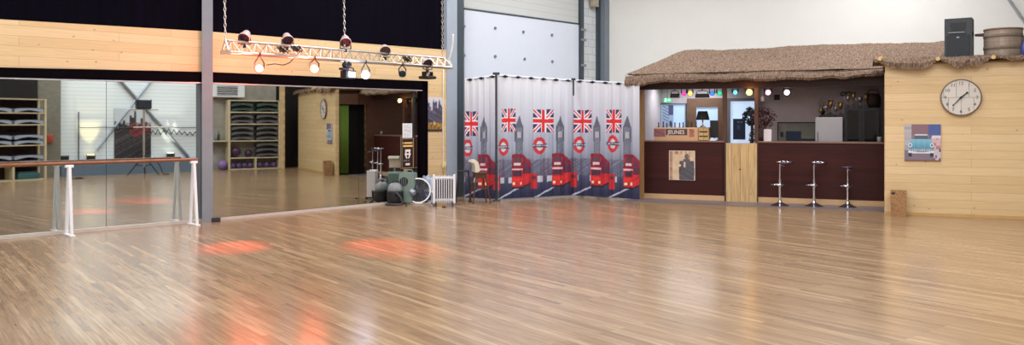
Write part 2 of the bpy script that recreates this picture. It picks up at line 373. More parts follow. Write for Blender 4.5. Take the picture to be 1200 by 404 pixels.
p = fd.off(.1).at(694.5, 3); struct('trim_16', MB().box(-.12, .12, -.12, 0, -.12, .12, .02), plain('beige_box', (170, 160, 140), .5), None, p, fd.rz, 'small beige junction box high on the pipe')
# white back wall
sw0, sw1 = FW.s(712), FW.s(1560)
wall('wall_back', FW, sw0, sw1, 0, CH, white_wall)
p0, p1 = FW.off(.08).at(1181, -2), FW.off(.08).at(1195, 18)
struct('trim_17', MB().tube([p0, p1, p1+(p1-p0)*.6], .03), plain('grey_brace', (150, 152, 158), .5), label='thin grey brace high on the white wall')
# --- walls seen only in the mirrors / closing the room
cw = MFr((68, 206.5), (235, 199.7), FLm)          # ribbed white cladding
pA, pB = cw.a, cw.b
def seg(name, a, b, z0, z1, m, th=.15, label=None, inside=None):
    a, b = Vector(a).to_3d(), Vector(b).to_3d(); u = (b-a); L = u.length; rz = math.atan2(u.y, u.x)
    return struct(name, MB().box(0, L, 0, th, z0, z1), m, None, a, rz, label)
# local y must point away from the room; going from b to a keeps y outside
ext_b = pB+(pB-pA).normalized()*.35
seg('wall_right', ext_b, pA, .43, CH, cladding)
dd = MB().box(0, (ext_b-pA).length, -.30, .1, 0, .43); u = pA-ext_b
struct('baseboard_right', dd, grey_dado, None, ext_b, math.atan2(u.y, u.x), 'slate blue dado below the white cladding')
w2 = MFr((250, 199.5), (327, 197.2), FM)
q0 = w2.a+w2.y*.42; q1 = w2.b+w2.y*.45
greyw = plain('grey_block_wall', (150, 146, 136), .8, var=.18, scale=3)
seg('wall_shelf_side', q1, q0, 0, CH, greyw)
seg('wall_link', q0, ext_b, 0, CH, greyw)
# strip of pine and dark doorway next to the cabin, as the mirror shows them
pr0, pr1 = w2.b+w2.y*.0, refl(FL(331.5, 197.6), FM)
seg('trim_18', pr1, w2.b+(w2.b-pr1)*.1, 0, CH, pine, .05, 'pine end panel of the mat shelf wall')
bx1 = FB.P(FB.s(1395)); 
seg('wall_passage', bx1+Vector((1.6, 1.4, 0)), pr1+Vector((1.4, .2, 0)), 0, CH, plain('dark_passage', (26, 20, 18), .9))  # near-black colour stands in for the lack of light in the passage
seg('wall_passage_back', pr1+Vector((1.4, .2, 0)), q1+Vector((.1, .0, 0)), 0, CH, MATS['dark_passage'])
seg('wall_closing', FW.P(sw1)+Vector((.3, .3, 0)), bx1+Vector((1.5, 1.3, 0)), 0, CH, white_wall)
cend = pA+(pA-pB).normalized()*1.15+cw.y*.1
struct('trim_19', MB().box(0, .75, -.25, .3, 0, CH), plain('pillar_grey', (120, 116, 104), .7, var=.15), None, pA, math.atan2((pA-pB).y, (pA-pB).x), 'grey pillar beside the step shelf')
sh0 = MFr((0, 213), (52, 210), FLm)
k0 = sh0.b+sh0.y*.75-sh0.x*.2; k1 = sh0.a+sh0.y*.75+sh0.x*1.2
seg('wall_dark_recess', k0, k1, 0, CH, plain('dark_recess_wall', (22, 16, 18), .9))
LX = FLm.P(sLJ-14); RX = Vector((1.8, -12, 0))
seg('wall_rear_right', k1, RX, 0, CH, white_wall)
seg('wall_rear', RX, Vector((LX.x-2, -12, 0)), 0, CH, white_wall)
seg('wall_rear_left', Vector((LX.x-.5, -12, 0)), LX, 0, CH, white_wall)
# corrugated wall furniture: braces, cable, ledge lamps
def cwp(px, py, off=.05):
    D = cw.vfr.D(px); p = refl(WP(px, py, D), FLm); return p-cw.y*off
def flatbar(name, a, b, w, m, label):
    a, b = Vector(a), Vector(b); return struct(name, MB().cyl(a, b, w/2, seg=4), m, label=label)
flatbar('trim_20', cwp(220, 184), cwp(134, 88), .10, steel_grey, 'grey diagonal brace running down to the right on the cladding')
flatbar('trim_21', cwp(112, 176), cwp(181, 88), .07, steel_light, 'grey diagonal brace running down to the left on the cladding')
wire = plain('dark_cable', (50, 48, 50), .5)
o = MB().tube([cwp(92+i*6, 149.3+.25*math.sin(i), .08) for i in range(25)], .015, 6).build('wall_cable', wire); tag(o, 'thin cable strung level across the white cladding', 'cable')
pts = []
for i in range(19):
    px = 174+i*3.1; pts.append(cwp(px, 157.5-(6.5*(.5+.5*hsh(i)) if i % 2 else 0)+(1 if i > 12 else 0), .1))
o = MB().tube(pts, .022, 6).build('zigzag_garland', wire); tag(o, 'dark zigzag garland hanging on the white cladding', 'garland')
o = MB().tube([cwp(91, 131, .06), cwp(91, 189, .06)], .02, 6).build('conduit_pipe', steel_dark); tag(o, 'thin upright conduit on the white cladding', 'pipe')
for px, lit, lab in ((73, 0, 'unlit black uplight on the dado ledge by the pillar'), (104, 1, 'black uplight on the dado throwing warm yellow light'), (197, 2, 'black uplight on the dado throwing pale light, right of the stand')):
    D = cw.vfr.D(px); p = refl(W(px, D, 0), FLm); p = p-cw.y*.17; p.z = .432
    r = thing('uplight', p, cw.rz, lab, 'lamp', 'uplights on the dado ledge')
    MB().box(-.11, .11, -.08, .08, .0, .18, .02).build('housing', blk, r)
    MB().box(-.09, .09, -.06, .06, .18, .19).build('lens', plain('uplight_lens%d' % lit, (200, 200, 190), .3, emit=((255, 220, 140) if lit == 1 else (250, 250, 225)), es=(6 if lit else 0)), r)
    MB().tube([(-.12, 0, .2), (-.12, 0, .01), (.12, 0, .01), (.12, 0, .2)], .008, 5).build('bracket', blk2, r)
    if lit:
        L = bpy.data.lights.new('uplight_beam', 'SPOT'); L.energy = 110; L.spot_size = .95; L.spot_blend = .8; L.color = (1, .78, .35) if lit == 1 else (1, .97, .8); L.shadow_soft_size = .05
        lo = bpy.data.objects.new('uplight_beam', L); C.objects.link(lo); lo.location = p-cw.y*.1+Vector((0, 0, .24)); lo.rotation_euler = (cw.y*.28+Vector((0, 0, 1))).to_track_quat('-Z', 'Y').to_euler()
# ================================================================== THINGS SEEN IN THE LEFT MIRROR
def city_dark(u, v):
    sky = (196, 202, 210) if v > .72 else (150, 152, 158)
    b = hsh(int(u*17)); top = .55+.4*b*(1 if .2 < u < .9 else .6)
    c = mixc((26, 24, 28), (92, 88, 90), hsh(int(u*34), int(v*44))**2) if v < top else sky
    if .45 < v < .72 and hsh(int(u*20), int(v*25), 3) > .72 and u < .6: c = (150, 40, 48)
    return c
pa, pb = cwp(133, 187, .03), cwp(176, 187, .03); zb, zt_ = pa.z, cwp(150, 127, .03).z
w = (pa-pb).length
o = painted('city_poster', w, zt_-zb, 50, 70, city_dark, None, Vector((pb.x, pb.y, zb)), cw.rz, thick=.02)
tag(o, 'large black and white city poster with red marks on the white cladding', 'poster')
def rpt(px, py): return refl(FL(px, py), FLm)
sp = rpt(168, 205.5); Ds = FL(168, 205.5).y
r = thing('lighting_stand', sp, cw.rz, 'silver tripod lighting stand with crossbar before the dark city poster', 'stand')
zc = zat(149, Ds); zt2 = zat(128, Ds)
MB().cyl((0, 0, .25), (0, 0, zt2), .03).build('pole', alu, r, SM)
MB().cyl((-.42, 0, zt2), (.42, 0, zt2), .022).build('crossbar', alu, r, SM)
MB().cyl((-.9, 0, zc), (.3, 0, zc), .022).build('lower_crossbar', alu, r, SM)
for k in range(3):
    a = PI/2+k*2*PI/3+.4; MB().tube([(0, 0, .62), (.5*math.cos(a), .5*math.sin(a), .02)], .02).build('leg', blk, r)
for k in range(3):
    a = PI/2+k*2*PI/3+.4; MB().cyl((0, 0, .28), (.26*math.cos(a), .26*math.sin(a), .34), .012).build('brace', blk, r)
t = MB()
t.tube([(-.3, .0, .55), (-.45, -.1, .25), (-.55, -.05, .02), (-.75, .0, .015), (-.6, .1, .012)], .014, 6)
tag(t.build('trailing_cable', blk, None, True, sp+Vector((0, 0, 0)), cw.rz), 'black power cord trailing from the lighting stand', 'cord')
fx = thing('effect_light', sp+Vector((0, 0, zt2+.022)), cw.rz, 'black box effect light on top of the tripod stand', 'stage light')
MB().box(-.2, .22, -.1, .1, .0, .26, .02).build('housing', blk, fx)
t = MB()
for i in range(5):
    for j in range(3): t.cyl((-.15+i*.08, -.1, .05+j*.08), (-.15+i*.08, -.115, .05+j*.08), .028, seg=8)
t.build('lens_array', plain('dark_lens', (60, 66, 80), .2), fx)
MB().tube([(-.22, 0, .28), (-.22, 0, .0), (.24, 0, .0), (.24, 0, .28)], .012, 5).build('yoke', blk2, fx)
# red fire box on the pillar, small item on floor
pp = refl(W(62, 23.0, 0), FLm); pp.z = zat(163, 23.0)
p6 = pA+(pA-pB).normalized()*.3-cw.y*.25; p6.z = pp.z-.12
o = MB().box(-.09, .09, -.09, 0, 0, .24, .03).cyl((0, -.09, .12), (0, -.12, .12), .04).build('alarm_box', plain('dull_red', (170, 70, 56), .5), None, False, p6, cw.rz); tag(o, 'small red alarm box on the grey pillar', 'alarm box')
sp2 = rpt(92, 209.5)
o = MB().box(-.09, .09, -.05, .05, 0, .05, .02).tube([(-.14, 0, .012), (-.1, .05, .02), (0, .0, .06), (.09, -.03, .02), (.16, .03, .012)], .012).build('floor_socket', blk, None, True, sp2, cw.rz); tag(o, 'small dark plug block lying on the floor below the conduit', 'socket')
# ------------------------------------------------------------------ aerobic step platforms
def step_mesh(w, d=.36, h=.115):
    n = 14; top = []; bot = []
    for i in range(n+1):
        x = -w/2+w*i/n; u = 2*i/n-1
        top.append((x, h-.03*abs(u)**4)); bot.append((x, .055*(1-u*u)**.7 if abs(u) < .82 else 0))
    bot = [(x, (0.0 if abs(x) > w*.40 else .05*math.cos(x/(w*.8)*PI)+.01)) for x, z in bot]
    return MB().prism(top+bot[::-1], 0, d)
step_pale = plain('pale_step_plastic', (150, 160, 176), .5, var=.04)
step_dark = plain('graphite_step_plastic', (86, 88, 92), .5, var=.06)
step_green = plain('dark_green_step_plastic', (52, 74, 66), .5, var=.06)
pad_m = plain('blue_black_grip', (30, 36, 58), .8)
def make_step(mat, w, label, group):
    r = thing('aerobic_step', (0, 0, 0), 0, label, 'step', group)
    step_mesh(w).build('platform', mat, r)
    MB().box(-w*.44, w*.44, .02, .34, .113, .122, .003).build('grip_pad', pad_m, r)
    return r
first = {}
def place_step(fr, x, y, z, w, kind, label, group):
    key = (kind, round(w, 3), group)
    loc = fr.P(x, y, z)
    if key not in first:
        r = make_step(dict(pale=step_pale, dark=step_dark, green=step_green)[kind], w, label, group); r.location = loc; r.rotation_euler = (0, 0, fr.rz); first[key] = r; return r
    return copy_thing(first[key], loc, fr.rz, label)
# step shelf at the far left of the mirror
S1 = sh0; lvl = [115.5, 131.7, 145.5, 169.7, 193.5, 210]
x52, _ = S1.loc(53, 200); xm, _ = S1.loc(15.5, 200); x0 = x52+(xm-x52)*2
zs = [S1.loc(30, y)[1] for y in lvl]; zs[-1] = .03
rack = thing('step_shelf', S1.P(x52), S1.rz, 'tall pale wooden shelf of grey aerobic steps at the left mirror edge', 'shelf')
dep = .42; wx = x0-x52
for i, z in enumerate(zs): MB().box(0, wx, 0, dep, z-.03 if i < 5 else 0, z).build('shelf_board', shelfwood, rack)
for xx in (0, wx): MB().box(xx-.03, xx+.03, .0, .06, 0, zs[0]).box(xx-.03, xx+.03, dep-.06, dep, 0, zs[0]).build('upright', shelfwood, rack)
MB().box(xm-x52-.03, xm-x52+.03, 0, dep, zs[5], zs[4]-.031).build('divider', shelfwood, rack)
MB().box(0, wx, dep, dep+.02, 0, zs[0]).build('back_panel', plain('dark_board', (36, 20, 18), .8), rack)
cols = [('right', (x52+xm)/2), ('left', (xm+x0)/2)]; sw = (xm-x52)-.08
names = ['top', 'second', 'third', 'fourth']
for li, n in ((1, 1), (2, 1), (3, 2), (4, 2)):
    for cn, cx in cols:
        for k in range(n):
            lab = 'pale grey aerobic step, %s stack, %s board of the far left shelf%s' % (cn, names[li-1] if li < 5 else '', '' if n == 1 else (', lower' if k == 0 else ', upper'))
            gap = (zs[li-1]-zs[li]-.05)/max(n, 1)
            place_step(S1, cx, .02, zs[li]+.003+k*.155, sw, 'pale', lab, 'pale aerobic steps on the left shelf')
cx = cols[0][1]
o = MB().box(-.3, .3, 0, .36, 0, .16, .03).box(-.26, .26, .02, .34, .161, .2, .02).build('storage_box', plain('teal_plastic', (48, 92, 96), .5), None, False, S1.P(cx, .03, zs[5]+.002), S1.rz); tag(o, 'teal storage box on the bottom of the far left shelf', 'box')
# ================================================================== MAT SHELF (seen in the right mirror)
S2 = w2
lv = [117.3, 131.0, 144.8, 164.4, 184.3, 197.8]
xr, _ = S2.loc(327, 190); xl, _ = S2.loc(268, 190); xd, _ = S2.loc(299, 190)
zz = [S2.loc(290, y)[1] for y in lv]; zz[-1] = .03
wx = xl-xr
rack = thing('mat_shelf', S2.P(xr), S2.rz, 'pale wooden shelf of dark aerobic steps and purple balls', 'shelf')
for i, z in enumerate(zz):
    MB().box(0, wx+(.62 if i == 3 else 0), 0, .45, z-.035 if i < 5 else 0, z).build('shelf_board', shelfwood, rack)
for xx in (0, wx): MB().box(xx-.035, xx+.035, 0, .45, 0, zz[0]).build('upright', shelfwood, rack)
MB().box(xd-xr-.03, xd-xr+.03, 0, .45, zz[5], zz[4]-.036).build('divider', shelfwood, rack)
MB().box(0, wx, .45, .47, 0, zz[0]).build('back_panel', plain('wine_dark_board', (40, 22, 26), .8), rack)
sw = min(xd-xr, xl-xd)-.09; cr, cl = (xr+xd)/2, (xd+xl)/2
nm = ['top', 'second', 'third', 'fourth']
for li, n, kind in ((1, 2, 'green'), (2, 2, 'dark'), (3, 3, 'dark'), (4, 3, 'dark')):
    for cn, cx in (('right', cr), ('left', cl)):
        if li == 4 and cn == 'left': continue
        stepn = (zz[li-1]-zz[li]-.05)/n
        for k in range(n):
            pos = ['bottom', 'middle', 'top'][k if n == 3 else (0 if k == 0 else 2)]
            place_step(S2, cx, .03, zz[li]+.003+k*min(.2, max(.124, stepn)), sw, kind, '%s aerobic step, %s of %s stack, %s board of mat shelf' % ('dark green' if kind == 'green' else 'graphite grey', pos, cn, nm[li-1]), 'dark aerobic steps on the mat shelf')
purple = plain('purple_rubber', (92, 70, 120), .35, var=.06); dpurple = plain('deep_purple_rubber', (62, 36, 66), .4, var=.1)
def ball(loc, r, m, label, group=None):
    o = MB().ball((0, 0, r), r, 3).cyl((0, -r*.98, r), (0, -r*1.01, r), r*.1, seg=8).build('exercise_ball', m, None, True, loc, S2.rz); return tag(o, label, 'ball', group)
b0 = None; order = ['rightmost', 'second from the right', 'third from the right', 'fourth from the right', 'leftmost']
for side, xa, xb, n in (('right', xr+.05, xd-.05, 3), ('left', xd+.05, xl-.05, 4)):
    for k in range(n):
        x = xa+(xb-xa)*(k+.5)/n; o_ = (order[k] if k < n-1 else 'leftmost')
        lab = 'small purple ball, %s in the %s bottom bay of the mat shelf' % (o_, side)
        if b0 is None: b0 = ball(S2.P(x, .16, zz[5]+.002), .098, purple, lab, 'purple balls in the bottom bays')
        else:
            c = b0.copy(); C.objects.link(c); c.location = S2.P(x, .16, zz[5]+.002); c['label'] = lab
ball(S2.P(cl+.2, .22, zz[4]+.003), .19, dpurple, 'big dark purple ball on the fourth board of the mat shelf')
ball(S2.P(cl-.25, .22, zz[4]+.003), .13, dpurple, 'smaller dark purple ball beside the big one on the mat shelf')
xg, _ = S2.loc(261, 190); ball(S2.P(xg, .12, 0), .17, plain('mauve_rubber', (124, 100, 150), .35), 'mauve exercise ball on the floor left of the mat shelf')
# things on the side board
for px, c, hh, lab in ((257, (60, 66, 74), .32, 'dark spray bottle on the side board of the mat shelf'), (253, (110, 120, 130), .2, 'grey jar on the side board of the mat shelf')):
    x, _ = S2.loc(px, 160)
    o = MB().lathe([(0, 0), (.05, 0), (.05, hh*.6), (.02, hh*.75), (.02, hh), (0, hh)], 12).build('bottle', plain('bottle_%d' % px, c, .3), None, True, S2.P(x, .2, zz[3]+.002), S2.rz); tag(o, lab, 'bottle')
# air conditioner
xa_, z0_ = S2.loc(249, 113.5); xb_, z1_ = S2.loc(287, 99.0)
ac = thing('air_conditioner', S2.P(xb_, .1, z0_), S2.rz, 'white wall air conditioner with dark grille above the mat shelf', 'air conditioner')
wv = xa_-xb_; hv = z1_-z0_
MB().box(0, wv, 0, .32, 0, hv, .02).build('housing', white_pt, ac)
MB().box(wv*.22, wv*.86, -.008, 0, hv*.12, hv*.86).build('grille_recess', blk2, ac)
t = MB()
for i in range(5): t.box(wv*.22, wv*.86, -.02, -.008, hv*(.16+.15*i), hv*(.16+.15*i)+.018)
t.build('louvre', white_pt, ac)
MB().box(.02, wv-.02, .3, .5, hv*.3, hv*.7).build('wall_mount', steel_grey, ac)
# ================================================================== STAGE TRUSS
FT = Fr(TM, 11.5)
s0t, s1t = FT.s(264), FT.s(526); LT = s1t-s0t; zlo, zhi = 2.665, 2.845
tr = thing('lighting_truss', FT.P(s0t, 0, 0), FT.rz, 'long silver lattice truss hung in front of the pine band', 'truss')
MB().cyl((0, 0, zhi), (LT-.15, 0, zhi), .02).build('top_chord', alu, tr, SM)
for yy in (-.1, .1): MB().cyl((0, yy, zlo), (LT, yy, zlo), .02).build('bottom_chord', alu, tr, SM)
t = MB(); n = int(LT/.2)
for i in range(n):
    x = i*LT/n; x2 = (i+1)*LT/n; xm_ = (x+x2)/2
    for yy in (-.1, .1): t.cyl((x, yy, zlo), (xm_, 0, zhi), .007, seg=5).cyl((xm_, 0, zhi), (x2, yy, zlo), .007, seg=5)
    if i % 2 == 0: t.cyl((x, -.1, zlo), (x, .1, zlo), .007, seg=5)
t.build('lattice', alu, tr)
for xx in (0, LT): MB().box(xx-.02, xx+.02, -.12, .12, zlo-.03, zlo+.03).cyl((xx, -.1, zlo), (xx, 0, zhi), .015).cyl((xx, .1, zlo), (xx, 0, zhi), .015).build('end_frame', alu, tr)
def chain(px0, px1, label):
    b = FT.P(FT.s(px1), zhi+.02); top = Vector((b.x+(px0-px1)/F*b.y*2.2, b.y, 6.6)); d = top-b; L = d.length; n = int(L/.06); t = MB(); dn = d.normalized()
    ax = dn.cross(Vector((0, 1, 0))).normalized(); ay = dn.cross(ax)
    for i in range(n):
        c = b+dn*(i+.5)*(L/n); a_ = ax if i % 2 else ay
        t.tube([c+dn*.036*math.sin(k*PI/4)+a_*.016*math.cos(k*PI/4) for k in range(8)], .006, 4, closed=True)
    tag(t.build('hanging_chain', alu, None, False), label, 'chain', 'chains holding the truss')
chain(262, 264, 'silver chain holding the left end of the truss')
chain(402, 404, 'silver chain holding the middle of the truss')
chain(518, 518.5, 'silver chain holding the right end of the truss')
def spot_dir(src, tgt, col, en, size, blend=.5, name='spot_beam'):
    L = bpy.data.lights.new(name, 'SPOT'); L.energy = en; L.color = col; L.spot_size = size; L.spot_blend = blend; L.shadow_soft_size = .06
    o = bpy.data.objects.new(name, L); C.objects.link(o); o.location = src; o.rotation_euler = (Vector(tgt)-Vector(src)).to_track_quat('-Z', 'Y').to_euler(); return o
def par_can(fr, px, py, rpx, aim, lens_col, es, can, label, stand=True, length=1.5, group='par cans on the truss', zclamp=None, off=0):
    """short can with round lens; aim = direction of the lens in camera coordinates"""
    D = fr.D(px); p = WP(px, py, D); R = rpx*D/F
    aim = Vector(aim).normalized()
    r = thing('par_can', p, 0, label, 'stage light', group)
    q = aim.to_track_quat('Z', 'Y').to_matrix().to_4x4()
    prof = [(0, -length*R), (R*.45, -length*R), (R*.62, -length*R*.85), (R*.8, -length*R*.3), (R, 0), (R*1.02, R*.35), (R*.94, R*.35), (R*.9, 0)]
    MB().lathe(prof, 20, q).build('can', can, r, .8)
    lm = plain('lens_%d_%d_%d_%d' % (lens_col+(int(es*10),)), lens_col, .25, var=.1, emit=lens_col if es else None, es=es)
    lens = MB().lathe([(0, .02), (R*.9, .005), (R*.9, -.01), (0, -.01)], 20, q).build('lens', lm, r, True)
    if not es:
        g = MB(); x_ = q @ Vector((1, 0, 0)); y_ = q @ Vector((0, 1, 0)); z_ = q @ Vector((0, 0, .03))
        for k in (-.6, -.2, .2, .6):
            h_ = math.sqrt(1-k*k)*R*.9
            g.cyl(x_*k*R-y_*h_+z_, x_*k*R+y_*h_+z_, .005, seg=4).cyl(y_*k*R-x_*h_+z_, y_*k*R+x_*h_+z_, .005, seg=4)
        g.build('guard', blk2, r)
    # yoke from both sides of the can to the clamp
    zc_ = (zclamp if zclamp is not None else (zhi if p.z > zhi else zlo))-p.z
    up = 1 if zc_ > 0 else -1
    sx_ = fr.u
    yk = [sx_*R*1.1, sx_*R*1.15+Vector((0, 0, up*R*1.15)), Vector((0, 0, up*max(R*1.3, abs(zc_)-.02))), -sx_*R*1.15+Vector((0, 0, up*R*1.15)), -sx_*R*1.1]
    MB().tube(yk, .012, 6).build('yoke', blk2, r)
    MB().cyl(Vector((0, 0, up*max(R*1.3, abs(zc_)-.03))), Vector((0, 0, up*(max(R*1.3, abs(zc_)-.03)+.05))), .025).build('clamp', blk, r)
    return r, p
par_can(FT, 286.5, 43.5, 6.8, (-.1, -1, -.85), (66, 44, 62), 0, alu_w, 'unlit par can above the truss, leftmost')
par_can(FT, 337, 46.5, 6.8, (.5, -1, -.9), (66, 44, 62), 0, alu_w, 'unlit par can above the truss, second from the left')
par_can(FT, 405, 49, 6.6, (.3, -1, -.8), (176, 62, 62), 0, alu_w, 'par can above the truss with a dull red lens')
par_can(FT, 451.5, 59, 6.4, (.3, -1, -.6), (120, 84, 72), 0, alu_w, 'par can above the truss with a brown lens, right of the middle chain')
par_can(FT.off(.1), 501, 74, 6, (.5, -1, -.6), (70, 20, 34), 0, alu_w, 'par can at the right of the truss tilted down, dark red lens')
par_can(FT.off(.1), 471.5, 86, 4.6, (.2, -1, -.5), (52, 96, 62), 0, alu_w, 'par can under the truss with a green lens')
_, q1_ = par_can(FT.off(.1), 304, 80, 5.4, (.15, -1, -.25), (255, 110, 96), 9, blk2, 'par can under the truss glowing red, left one')
_, q2_ = par_can(FT.off(.1), 368.5, 80.5, 5.4, (.1, -1, -.25), (255, 132, 100), 9, blk2, 'par can under the truss glowing red, right one')
_, q3_ = par_can(FT.off(.1), 428.5, 87.5, 5, (0, -1, -.1), (205, 216, 255), 11, alu_w, 'par can under the truss glowing white')
for q_, c_, tpx, en in ((q1_, (1, .10, .05), (275, 289), 1500), (q2_, (1, .12, .06), (456, 289), 2100)):
    spot_dir(q_+Vector((0, -.3, -.1)), FL(*tpx), c_, en, .36, 1.0, 'red_beam')
for q_, c_, en in ((q1_, (1, .10, .06), 40), (q2_, (1, .12, .07), 38), (q3_, (.6, .7, 1), 8)):
    L = bpy.data.lights.new('lamp_glow', 'POINT'); L.energy = en; L.color = c_; L.shadow_soft_size = .08; lo = bpy.data.objects.new('lamp_glow', L); C.objects.link(lo); lo.location = q_+Vector((0, -.14, -.0))
# flood with white led rectangle
D = FT.D(412); p = WP(411, 87, D); r = thing('led_flood', p, FT.rz, 'black flood light under the truss with a bright white rectangle', 'stage light')
s_ = D/F
MB().box(-8*s_, 7*s_, -.02, .14, -5*s_, 4.5*s_, .01).build('housing', blk, r)
MB().box(-4.2*s_, 5.2*s_, -.03, -.02, -3.0*s_, 2.6*s_).build('lamp_window', plain('led_white', (245, 248, 255), .3, emit=(245, 250, 255), es=9), r)
MB().tube([(-8*s_, .06, 0), (-8*s_, .06, .11), (0, .06, .13), (7*s_, .06, .11), (7*s_, .06, 0)], .012).build('yoke', blk, r)
MB().cyl((0, .06, .12), (0, .06, zlo-p.z), .02).box(-.04, .04, .02, .1, .14, .2, .01).build('clamp', blk, r)
p = WP(501, 89, FT.D(501)); r = thing('moving_head_light', p, FT.rz, 'black moving head light hanging at the right end of the truss', 'stage light')
MB().box(-9*s_, 9*s_, -.12, .12, -4*s_, 0, .03).build('base', blk, r)
MB().box(-7*s_, -4.5*s_, -.05, .05, 0, 5.5*s_, .01).box(4.5*s_, 7*s_, -.05, .05, 0, 5.5*s_, .01).build('arm', blk, r)
MB().cyl((0, 0, 2*s_), (0, 0, zlo-p.z), 3*s_, 2*s_).build('head', alu_w, r, SM)
# small black fixture between the clamps, cables on the truss
p = WP(404, 76, FT.D(404)); o = MB().ball((0, 0, 0), .05, 2).box(-.09, .06, -.05, .05, -.09, -.05, .01).cyl((0, 0, 0), (0, 0, zlo-p.z), .015).cyl((.05, 0, -.02), (.09, 0, -.05), .02).build('truss_clamp', blk, None, False, p, FT.rz); tag(o, 'black clamp with knobs hanging left of the flood light', 'clamp')
for px, py, lab in ((328, 58, 'black cable bundle tied to the truss under the second par can'), (344, 57, 'tangled black cable loop on the truss, right of the second par can'), (474, 69, 'dark coiled cable on the truss above the green par can')):
    p = WP(px, py, FT.D(px)-.12); pts = [(.09*math.sin(k*1.3)+k*.006, -.02+.02*math.cos(k*2), .05*math.cos(k*1.9)) for k in range(16)]
    tag(MB().tube(pts, .012, 5).build('cable_bundle', blk, None, True, p, FT.rz), lab, 'cable', 'cables tied to the truss')
pts = [WP(352-i*1.6, 60+i*1.7, FT.D(340)+.05) for i in range(9)]+[WP(336-i*3, 75.5+.6*math.sin(i), FT.D(330)+.3) for i in range(1, 9)]
tag(MB().tube(pts, .008, 5).build('loose_cable', blk, None, True), 'thin black cable sagging below the truss between the red lamps', 'cable')
pts = []
for i in range(15):
    a = i/14; pts.append(WP(531-7*a+2.2*math.sin(a*PI), 40+36*a, FT.D(526)-.02))
tag(MB().tube(pts, .02, 6).build('white_hose', plain('cream_cable', (205, 204, 196), .5), None, True), 'pale cable curving up from the right end of the truss', 'cable')
Fp = FM.off(.07); pts = [Fp.at(519.5, y) for y in (78, 110, 150, 185, 203)]
o = MB().tube(pts, .016, 6).build('wall_conduit', plain('cream_conduit', (222, 214, 190), .5), None, True); tag(o, 'cream conduit running down the pine panel to a socket', 'pipe')
p = Fp.at(520, 193); o = MB().box(-.05, .05, -.03, .0, -.06, .06, .01).cyl((0, -.03, 0), (0, -.045, 0), .03).build('wall_socket', plain('socket_cream', (226, 206, 160), .5), None, False, p, FM.rz); tag(o, 'cream wall socket at the foot of the conduit, above the radiator', 'socket')
# poster with skyline
def nyc(u, v):
    c = mixc((150, 150, 176), (206, 204, 214), v)
    b = hsh(int(u*11)+3); top = .58+.4*b
    if abs(u-.42) < .05: top = .98-abs(u-.42)*3
    if abs(u-.78) < .07: top = .96-abs(u-.78)*2
    if v < top: c = mixc((24, 22, 38), (132, 126, 150), hsh(int(u*26), int(v*46))**1.6)
    if v < .27: c = mixc((196, 152, 60), (60, 44, 36), hsh(int(u*9), int(v*26), 2)) if v > .07 else (54, 46, 44)
    if .2 < v < .3 and hsh(int(u*14), 5) > .6: c = (222, 218, 208)
    if u < .04 or u > .965: c = (220, 220, 224)
    return c
f2 = FM.off(.06); a_, b_ = f2.at(500, 134), f2.at(519, 134)
z0, z1 = f2.z(509, 154), f2.z(509, 114)
o = painted('skyline_poster', (b_-a_).length, z1-z0, 40, 70, nyc, None, Vector((a_.x, a_.y, z0)), FM.rz, thick=.008); tag(o, 'skyline poster with yellow cabs on the narrow pine panel', 'poster')
# sticker and paper on the mirror
f3 = FM.off(.028)
def stick(u, v):
    c = (30, 12, 16)
    edge = min(u, 1-u, v*1.9, (1-v)*1.9)
    if .05 < edge < .1: c = (150, 112, 60)
    if .80 < v < .85 and .12 < u < .88 and hsh(int(u*22), 1) > .2: c = (232, 190, 120)
    if .70 < v < .76 and .12 < u < .88 and hsh(int(u*18), 2) > .15: c = (236, 184, 96)
    if .34 < v < .62:
        x = (u-.5); k = (v-.34)/.28
        if abs(abs(x)-.06-.16*(1-k)*k*2) < .05 or (k > .75 and abs(x) < .2) or (.4 < k < .55 and abs(x) < .22): c = (226, 216, 208)
    if .24 < v < .3 and .15 < u < .85 and hsh(int(u*20), 4) > .4: c = (150, 120, 104)
    if .12 < v < .19 and .34 < u < .66: c = (220, 214, 208)
    return c
a_, b_ = f3.at(470, 180), f3.at(485.5, 180); z0, z1 = f3.z(478, 198), f3.z(478, 161)
o = painted('event_sticker', (b_-a_).length, z1-z0, 60, 110, stick, None, Vector((a_.x, a_.y, z0)), FM.rz, thick=.006); tag(o, 'dark event poster with gold lettering and white figure on the mirror', 'poster')
def paper(u, v):
    return (176, 176, 182) if (.12 < u < .88 and .1 < v < .9 and int(v*22) % 2 and hsh(int(u*14), int(v*22)) > .25) else (226, 226, 230)
a_, b_ = f3.at(472, 155), f3.at(483, 155); z0, z1 = f3.z(478, 162), f3.z(478, 144.5)
o = painted('notice_sheet', (b_-a_).length, z1-z0, 30, 46, paper, None, Vector((a_.x, a_.y, z0)), FM.rz, thick=.004); tag(o, 'white printed notice stuck on the mirror above the event poster', 'notice')
# ================================================================== BALLET BARRE
A, B = FL(81, 276), FL(227, 263.5); ub = (B-A).normalized(); LB = (B-A).length; rzb = math.atan2(ub.y, ub.x); bz = 1.0
br = thing('ballet_barre', A, rzb, 'long wooden ballet barre on white splayed stands before the left mirror', 'ballet barre')
MB().cyl((-3.2, 0, bz+.02), (LB+.06, 0, bz+.02), .024).build('rail', railwood, br, SM)
for x in (0, LB, -3.0):
    st = MB().box(x-.055, x+.055, -.03, .03, bz-.04, bz+.0, .008).build('rail_bracket', white_pt, br)
    for sg in (-1, 1):
        MB().cyl((x, sg*.02, bz-.02), (x+sg*.0, sg*.13, .02), .024).build('leg', white_pt, br, SM)
    MB().box(x-.035, x+.035, -.18, .18, 0, .022, .006).build('foot_bar', white_pt, br)
# ================================================================== APPLIANCES BY THE PINE PANEL
def facing(p): return -math.atan2(p.x, p.y)
